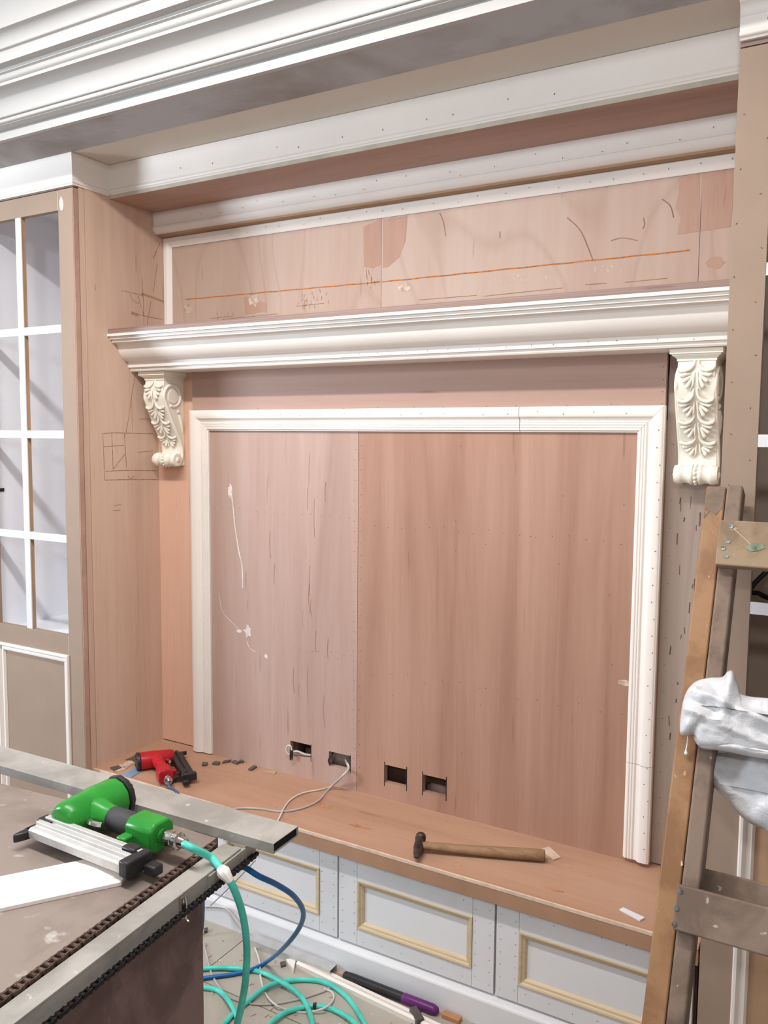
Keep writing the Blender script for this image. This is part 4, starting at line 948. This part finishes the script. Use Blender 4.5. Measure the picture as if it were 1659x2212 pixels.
# ------------------------------------------------------------------ small things on the bench top
def slip(name, corners, z, th, mat, label, cat, group=None, tilt=0):
    mb = MB(); P = [at(x, y, 2, z) for x, y in corners]
    P = [Vector((p.x, p.y, z)) for p in P]
    mb.prism(P, (0, 0, th)); return single(name, mb, mat, label, cat, group, .0003, 0)
slip('wood_offcut', ((1168, 1837), (1186, 1831), (1211, 1854), (1195, 1860)), ZB + .0005, .004, MT['lipping'], 'small pale wood offcut at the end of the hammer handle', 'offcut')
slip('white_strip', ((1338, 1967), (1346, 1963), (1393, 1985), (1382, 1991)), ZB + .0005, .004, MT['white'], 'short white strip offcut lying near the bench edge by the ladder', 'offcut')
for k, (c, lab) in enumerate(((((436, 1655), (447, 1655), (449, 1650), (438, 1649)), 'tiny dark nail-strip piece closest to the red nail gun'), (((458, 1652), (472, 1654), (476, 1649), (464, 1647)), 'dark nail-strip piece second along from the red nail gun'), (((480, 1650), (496, 1647), (500, 1644), (484, 1646)), 'dark nail-strip piece lying slanted in the middle of the loose row'),
                                  (((500, 1648), (511, 1652), (518, 1649), (507, 1645)), 'dark nail-strip piece touching the slanted one'), (((515, 1648), (524, 1649), (527, 1645), (519, 1644)), 'dark nail-strip sliver closest to the plywood at the row end'), (((536, 1664), (543, 1666), (555, 1658), (548, 1656)), 'separate dark nail-strip piece apart from the loose row'))):
    slip('nail_strip', c, ZB + .0005, .006, MT['slate'], lab, 'nail strip', 'loose nail strips on the bench top')
slip('veneer_scrap', ((567, 1668), (590, 1665), (597, 1668), (593, 1673), (580, 1670)), ZB + .0005, .0016, MT['offcut'], 'curled pale veneer scrap near the second cut-out', 'scrap')
slip('steel_plate', ((271, 1642), (302, 1628), (303, 1644), (294, 1646)), ZB + .0004, .0020, MT['slate'], 'dark slate-grey steel plate behind the red nail gun cap', 'plate')
slip('steel_plate', ((262, 1676), (283, 1680), (318, 1660), (300, 1654)), ZB + .0004, .0020, MT['blueplate'], 'bluish steel plate beside the red nail gun handle', 'plate')
slip('wood_offcut', ((238, 1660), (256, 1656), (262, 1660), (245, 1667)), ZB + .0004, .005, MT['slate'], 'small dark offcut in the corner by the plywood side', 'offcut')
slip('wood_offcut', ((255, 1655), (284, 1640), (290, 1648), (268, 1664), (240, 1668)), ZB + .0002, .002, MT['torn'], 'tan veneer piece under the steel plates by the plywood side', 'offcut')

# ------------------------------------------------------------------ ladder
LT = Vector((at(1527, 1045, 1, -.446).x, -.446, at(1527, 1045, 1, -.446).z))
lb = at(1385, 2212, 0, LT.x); la = (LT - lb).normalized()          # rail direction, upwards
LN = Vector((0, -la.z, la.y)).normalized()                          # outward face normal (towards camera, up)
if LN.y > 0: LN = -LN
LB = LT - la * ((LT.z - ZF - .002) / la.z)                          # foot
LX = Vector((1, 0, 0)); Llen = (LT - LB).length
t = thing('step_ladder', (LB.x + .3, LB.y, ZF), 'folded wooden step ladder with orange and weathered rails leaning on the cabinet', 'ladder')
def lp_(x, s, d): return LB + LX * x + la * s + LN * d                # x across, s up the rail, d proud of the face
lad = lambda px, py, d=0: atp(px, py, LB + LN * d, LN)
def xs_(p): v = p - LB; return v.x, v.dot(la)
def lbox(mb, x0, x1, s0, s1, d0, d1): return mb.obox(lp_((x0 + x1) / 2, (s0 + s1) / 2, (d0 + d1) / 2), LX * ((x1 - x0) / 2), la * ((s1 - s0) / 2), LN * ((d1 - d0) / 2))
xo = xs_(lad(1568, 1050))[0]; xg = xs_(lad(1590, 1050))[0]
xo2 = xs_(lad(1437, 2212))[0]; xg2 = xs_(lad(1480, 2212))[0]
XO = .038; XG = .068
for x0, x1, mat in ((0, XO - .001, 'lad_o'), (.56 + .030, .56 + .068, 'lad_o')):
    mb = MB(); lbox(mb, x0, x1, 0.0, Llen - .004, -.044, 0); mb.build('rail', MT[mat], t, .003, 30)
mb = MB(); lbox(mb, XO + .0005, XG, .0, Llen - .002, -.044, .004); mb.build('rail', MT['lad_g'], t, .004, 30)
mb = MB(); lbox(mb, .56, .589, .0, Llen - .002, -.044, .004); mb.build('rail', MT['lad_g'], t, .004, 30)
def rung(y0, y1, mat, px=1560, d1=.028):
    s1 = xs_(lad(px, y0, d1))[1]; s0 = xs_(lad(px, y1, d1))[1]
    mb = MB(); lbox(mb, XO - .002, .592, s0, s1, .0045, d1)
    o = mb.build('rung', mat, t, .003, 30); return o, s0, s1
r1, a0_, a1_ = rung(1122, 1220, MT['lad_r'])
r2, b0_, b1_ = rung(1500, 1602, MT['lad_r'], 1520)
r3, c0_, c1_ = rung(1908, 2010, MT['lad_g'], 1460)
for o, s0, s1, px in ((r1, a0_, a1_, ((1579, 1137), (1573, 1169), (1569, 1201), (1562, 1184))), (r3, c0_, c1_, ((1469, 1925), (1461, 1962), (1456, 1996)))):
    for p in px:
        c = lad(p[0], p[1], .0285); MB().lathe([(.0, .0), (.0042, .0), (.0042, .0008), (.0018, .0006), (.0, .0006)], c, LN, 12).build('screw', MT['screw'], o, 0, 30)
# rungs of the folded back frame
for s0 in (xs_(lad(1560, 1915, -.05))[1],):
    mb = MB(); lbox(mb, .0, .628, s0 - .022, s0 + .022, -.066, -.0445); mb.build('rung', MT['lad_g'], t, .003, 30)
mb = MB(); mb.add([lp_(x, s_, .0006) for x, s_ in ((.002, Llen - .006), (XO - .003, Llen - .006), (XO - .004, Llen - .050), (.024, Llen - .066), (.012, Llen - .058), (.002, Llen - .075))], [(0, 1, 2, 3, 4, 5)])
mb.build('cement_smear', MT['lad_g'], t)
# paint marks
c = lad(1632, 1182, .0285)
blob(MB(), [c + LX * (.016 * math.cos(a * .7) * (1 + .3 * math.sin(3 * a))) + la * (.010 * math.sin(a * .7) * (1 + .3 * math.cos(5 * a))) for a in range(9)], LN, .0004).build('paint_smear', MT['paint_green'], r1)
mb = MB()
ribbon(mb, [lad(1586, 1143, .0285), lad(1622, 1176, .0285)], .002, LN); mb.build('paint_scratch', MT['offcut'], r1)
blob(MB(), [lad(1471, 1860, .0045), lad(1474, 1860, .0045), lad(1475, 1869, .0045), lad(1471, 1871, .0045)], LN, .0006).build('paint_drip', MT['torn'], t)

# ------------------------------------------------------------------ plastic sheeting on the ladder
def pillow(name, outline, d_mid, th, mat, label, cat, fold, seed, rings=9, sub=4, extra=()):
    """bag drawn by its outline on the ladder's face plane, given real depth"""
    P = [xs_(lad(x, y, d_mid)) for x, y in outline]
    n0 = len(P); P2 = []
    for i in range(n0):
        p0, p1, p2, p3 = (Vector(P[(i + k) % n0]) for k in (-1, 0, 1, 2))
        for k in range(sub):
            u = k / sub; P2.append(.5 * ((2 * p1) + (p2 - p0) * u + (2 * p0 - 5 * p1 + 4 * p2 - p3) * u * u + (3 * p1 - p0 - 3 * p2 + p3) * u ** 3))
    n = len(P2); xs = [p.x for p in P2]; ss = [p.y for p in P2]
    cx = lambda p: Vector((min(xs) * .5 + max(xs) * .5 + (p.x - (min(xs) + max(xs)) / 2) * .75, (sum(ss) / n)))
    mb = MB(); vs = []; fs = []
    for side in (1, -1):
        for r_ in range(rings + 1):
            u = r_ / rings
            for p in P2:
                q2 = p.lerp(cx(p), u); hgt = th * math.sin(math.acos(1 - u)) if u < 1 else th
                w = fold(q2.x, q2.y) if side > 0 else 0
                nz = noise.noise(Vector((q2.x * 22, q2.y * 22, seed))) * .010 * min(1, u * 3) + noise.noise(Vector((q2.x * 60, q2.y * 60, seed + 3))) * .004 * min(1, u * 3)
                vs.append(lp_(q2.x, q2.y, d_mid + side * hgt * (1 if side > 0 else .55) + (w * min(1, u * 4) + nz) * side))
    m = (rings + 1) * n
    for sd in (0, 1):
        for r_ in range(rings):
            for k in range(n):
                a, b = sd * m + r_ * n + k, sd * m + r_ * n + (k + 1) % n; f = (a, b, b + n, a + n); fs.append(f if sd == 0 else f[::-1])
        c_ = lp_(cx(P2[0]).x, cx(P2[0]).y, 0)
    for k in range(n): 
        a, b = k, (k + 1) % n; fs.append((a, b, m + b, m + a))
    for sd in (0, 1):
        base = sd * m + rings * n; 
        fs.append(tuple(base + k for k in range(n)))
    mb.add(vs, fs)
    return mb
dR = .036
def fold1(x, s):
    v = 0
    x_, s_ = x - X0, (s - S0)
    v += .009 * math.exp(-((s_ - (.085 - .30 * x_)) / .007) ** 2)      # a long slanting fold
    v += .007 * math.exp(-((s_ - (.045 - .28 * x_)) / .006) ** 2) - .005 * math.exp(-((s_ - (.064 - .29 * x_)) / .007) ** 2)
    v += .009 * math.exp(-((x_ - .055 - .15 * s_) / .010) ** 2) * (1 if s_ > .03 else .3)
    return v
X0, S0 = xs_(lad(1478, 1590, dR))
ol = [(1469, 1584), (1471, 1540), (1480, 1500), (1500, 1474), (1530, 1464), (1560, 1462), (1572, 1450), (1584, 1450), (1594, 1476), (1604, 1500), (1660, 1508), (1760, 1512), (1850, 1530), (1850, 1640), (1760, 1640), (1660, 1624), (1610, 1626), (1560, 1618), (1515, 1612), (1498, 1588), (1484, 1590)]
sheet = thing('plastic_sheet', lp_(.3, S0, 0), 'crumpled white plastic sheet rolled over the middle ladder rung', 'plastic sheet')
pillow('roll', ol, dR, .030, None, '', '', fold1, 2, 18, 6).build('roll', MT['sheet'], sheet, 0, 60)
fl1 = [(1500, 1588), (1530, 1588), (1600, 1606), (1660, 1618), (1850, 1650), (1850, 1668), (1660, 1640), (1610, 1632), (1560, 1622), (1520, 1618), (1504, 1606)]
def none(x, s): return 0
pillow('lower_fold', fl1, dR - .010, .024, None, '', '', none, 5, 6).build('lower_fold', MT['sheet'], sheet, 0, 60)
st = [lad(1486, 1586, .03), lad(1485, 1605, .012), lad(1482, 1622, .009), lad(1483, 1632, .008)]
MB().tube(spline(st, 5), [.0014] * 10 + [.002, .003, .0036, .003, .002, .001], 8).build('thread', MT['sheet'], sheet, 0, 60)
ob = [(1532, 1628), (1600, 1622), (1700, 1630), (1820, 1660), (1830, 1830), (1740, 1830), (1660, 1796), (1610, 1772), (1570, 1728), (1538, 1694)]
bag = thing('plastic_bag', lp_(.3, xs_(lad(1600, 1780, -.03))[1], -.03), 'slack white plastic bag hanging below the rolled sheet on the ladder', 'plastic bag')
def fold2(x, s): return .006 * math.sin(x * 60 + s * 30) * .6
pillow('bag_body', ob, -.050, .034, None, '', '', fold2, 9, 9).build('bag_body', MT['sheet'], bag, 0, 60)

# ------------------------------------------------------------------ things on the floor by the plinth
f_ = lambda x, y, z=0: at(x, y, 2, ZF + z)
# aluminium channel
c0 = f_(540, 2040); c1 = f_(722, 2098); d = (c1 - c0).normalized(); nrm = Vector((-d.y, d.x, 0))
mb = MB(); hw, hh = .034, .022
a = Vector((c0.x, -.352 - hw, ZF)); b = Vector((at(724, 2070, 1, -.36).x, -.352 - hw, ZF)); dx = Vector((1, 0, 0)); nn = Vector((0, 1, 0))
mb.box(a.x, b.x, a.y, a.y + hw, ZF + hh - .0014, ZF + hh); mb.box(a.x, b.x, a.y, a.y + .0014, ZF, ZF + hh - .0014); mb.box(a.x, b.x, a.y + hw - .0014, a.y + hw, ZF, ZF + hh - .0014)
single('aluminium_channel', mb, MT['alu'], 'aluminium channel offcut lying against the plinth', 'channel', None, 0, 0)
# white moulding strip on the floor
a = f_(622, 2082); b = f_(930, 2230); d = (b - a).normalized(); nn = Vector((-d.y, d.x, 0))
mb = MB().sweep([(0, 0), (0, .012), (.006, .016), (.014, .014), (.020, .010), (.030, .010), (.030, 0)], a + d * .03, b + d * .25, nn, (0, 0, 1))
single('moulding_strip', mb, MT['cream'], 'long white moulding strip on the floor beside the plinth', 'moulding')
single('moulding_scrap', MB().prism([f_(618, 2080), f_(640, 2078), f_(634, 2104)], (0, 0, .012)), MT['cream'], 'small triangular white scrap at the end of the floor moulding strip', 'scrap', None, .0004, 0)
# black and purple caulking tube
a = f_(742, 2106, .012); b = f_(945, 2188, .012); a.y = b.y = -.368; d = (b - a).normalized()
kt = thing('umbrella_tool', (a + b) / 2 - Vector((0, 0, .012)), 'rolled black and purple umbrella-like tool lying along the plinth', 'tool')
kt.name = 'rolled_tool'; kt['label'] = 'black tool with a purple handle end lying along the plinth'
Lk = (b - a).length
MB().lathe([(.006, 0), (.011, .004), (.0125, .03), (.0125, Lk * .64)], a, d, 14).build('shaft', MT['plastic'], kt, 0, 40)
MB().lathe([(.0125, Lk * .64), (.0135, Lk * .66), (.0135, Lk * .95), (.009, Lk * .99), (.004, Lk)], a, d, 14).build('handle', MT['purple'], kt, 0, 40)
MB().lathe([(.003, 0), (.003, .022)], a - d * .022, d, 8).build('tip', MT['copper'], kt, 0, 40)
single('copper_scrap', MB().box(b.x + .01, b.x + .06, -.372, -.352, ZF, ZF + .012), MT['copper'], 'reddish copper-coloured scrap beyond the purple handle', 'scrap', None, .001, 0)
P_ = f_(900, 2205)
single('slate_scrap', MB().obox(P_ + Vector((0, 0, .012)), Vector((.020, -.016, 0)), Vector((.006, .008, 0)), Vector((0, 0, .010))), MT['slate'], 'dark slate scrap beside the floor moulding strip', 'scrap', None, .001, 0)
single('slate_scrap', MB().prism([f_(605, 2082), f_(617, 2079), f_(618, 2088), f_(607, 2091)], (0, 0, .006)), MT['slate'], 'tiny dark chip beside the triangular white scrap', 'scrap', None, .0004, 0)
single('slate_scrap', MB().prism([f_(441, 2010), f_(449, 2008), f_(448, 2016), f_(441, 2017)], (0, 0, .008)), MT['slate'], 'dark chip on the floor next to the table apron', 'scrap', None, .0004, 0)
rnd = random.Random(77); mb = MB()
for k in range(40):
    p = Vector((rnd.uniform(.5, 1.25), rnd.uniform(-.62, -.40), ZF)); a = rnd.uniform(0, 3.1)
    mb.obox(p + Vector((0, 0, .001)), Vector((math.cos(a), math.sin(a), 0)) * rnd.uniform(.002, .008), Vector((-math.sin(a), math.cos(a), 0)) * .0015, Vector((0, 0, .001)))
o = mb.build('wood_shavings', MT['offcut'], None, 0, 0); tag(o, 'pale wood chips scattered over the floor tiles', 'wood chips', None, 'stuff')
# black cable inside the right cabinet
cable('power_cable', [Vector((2.02, -.05, 1.25)), at(1622, 1270, 1, -.10), at(1640, 1282, 1, -.12), at(1662, 1292, 1, -.14), at(1700, 1296, 1, -.15)], .006, MT['plastic'], 'black cable hanging inside the cabinet behind the ladder', 6)
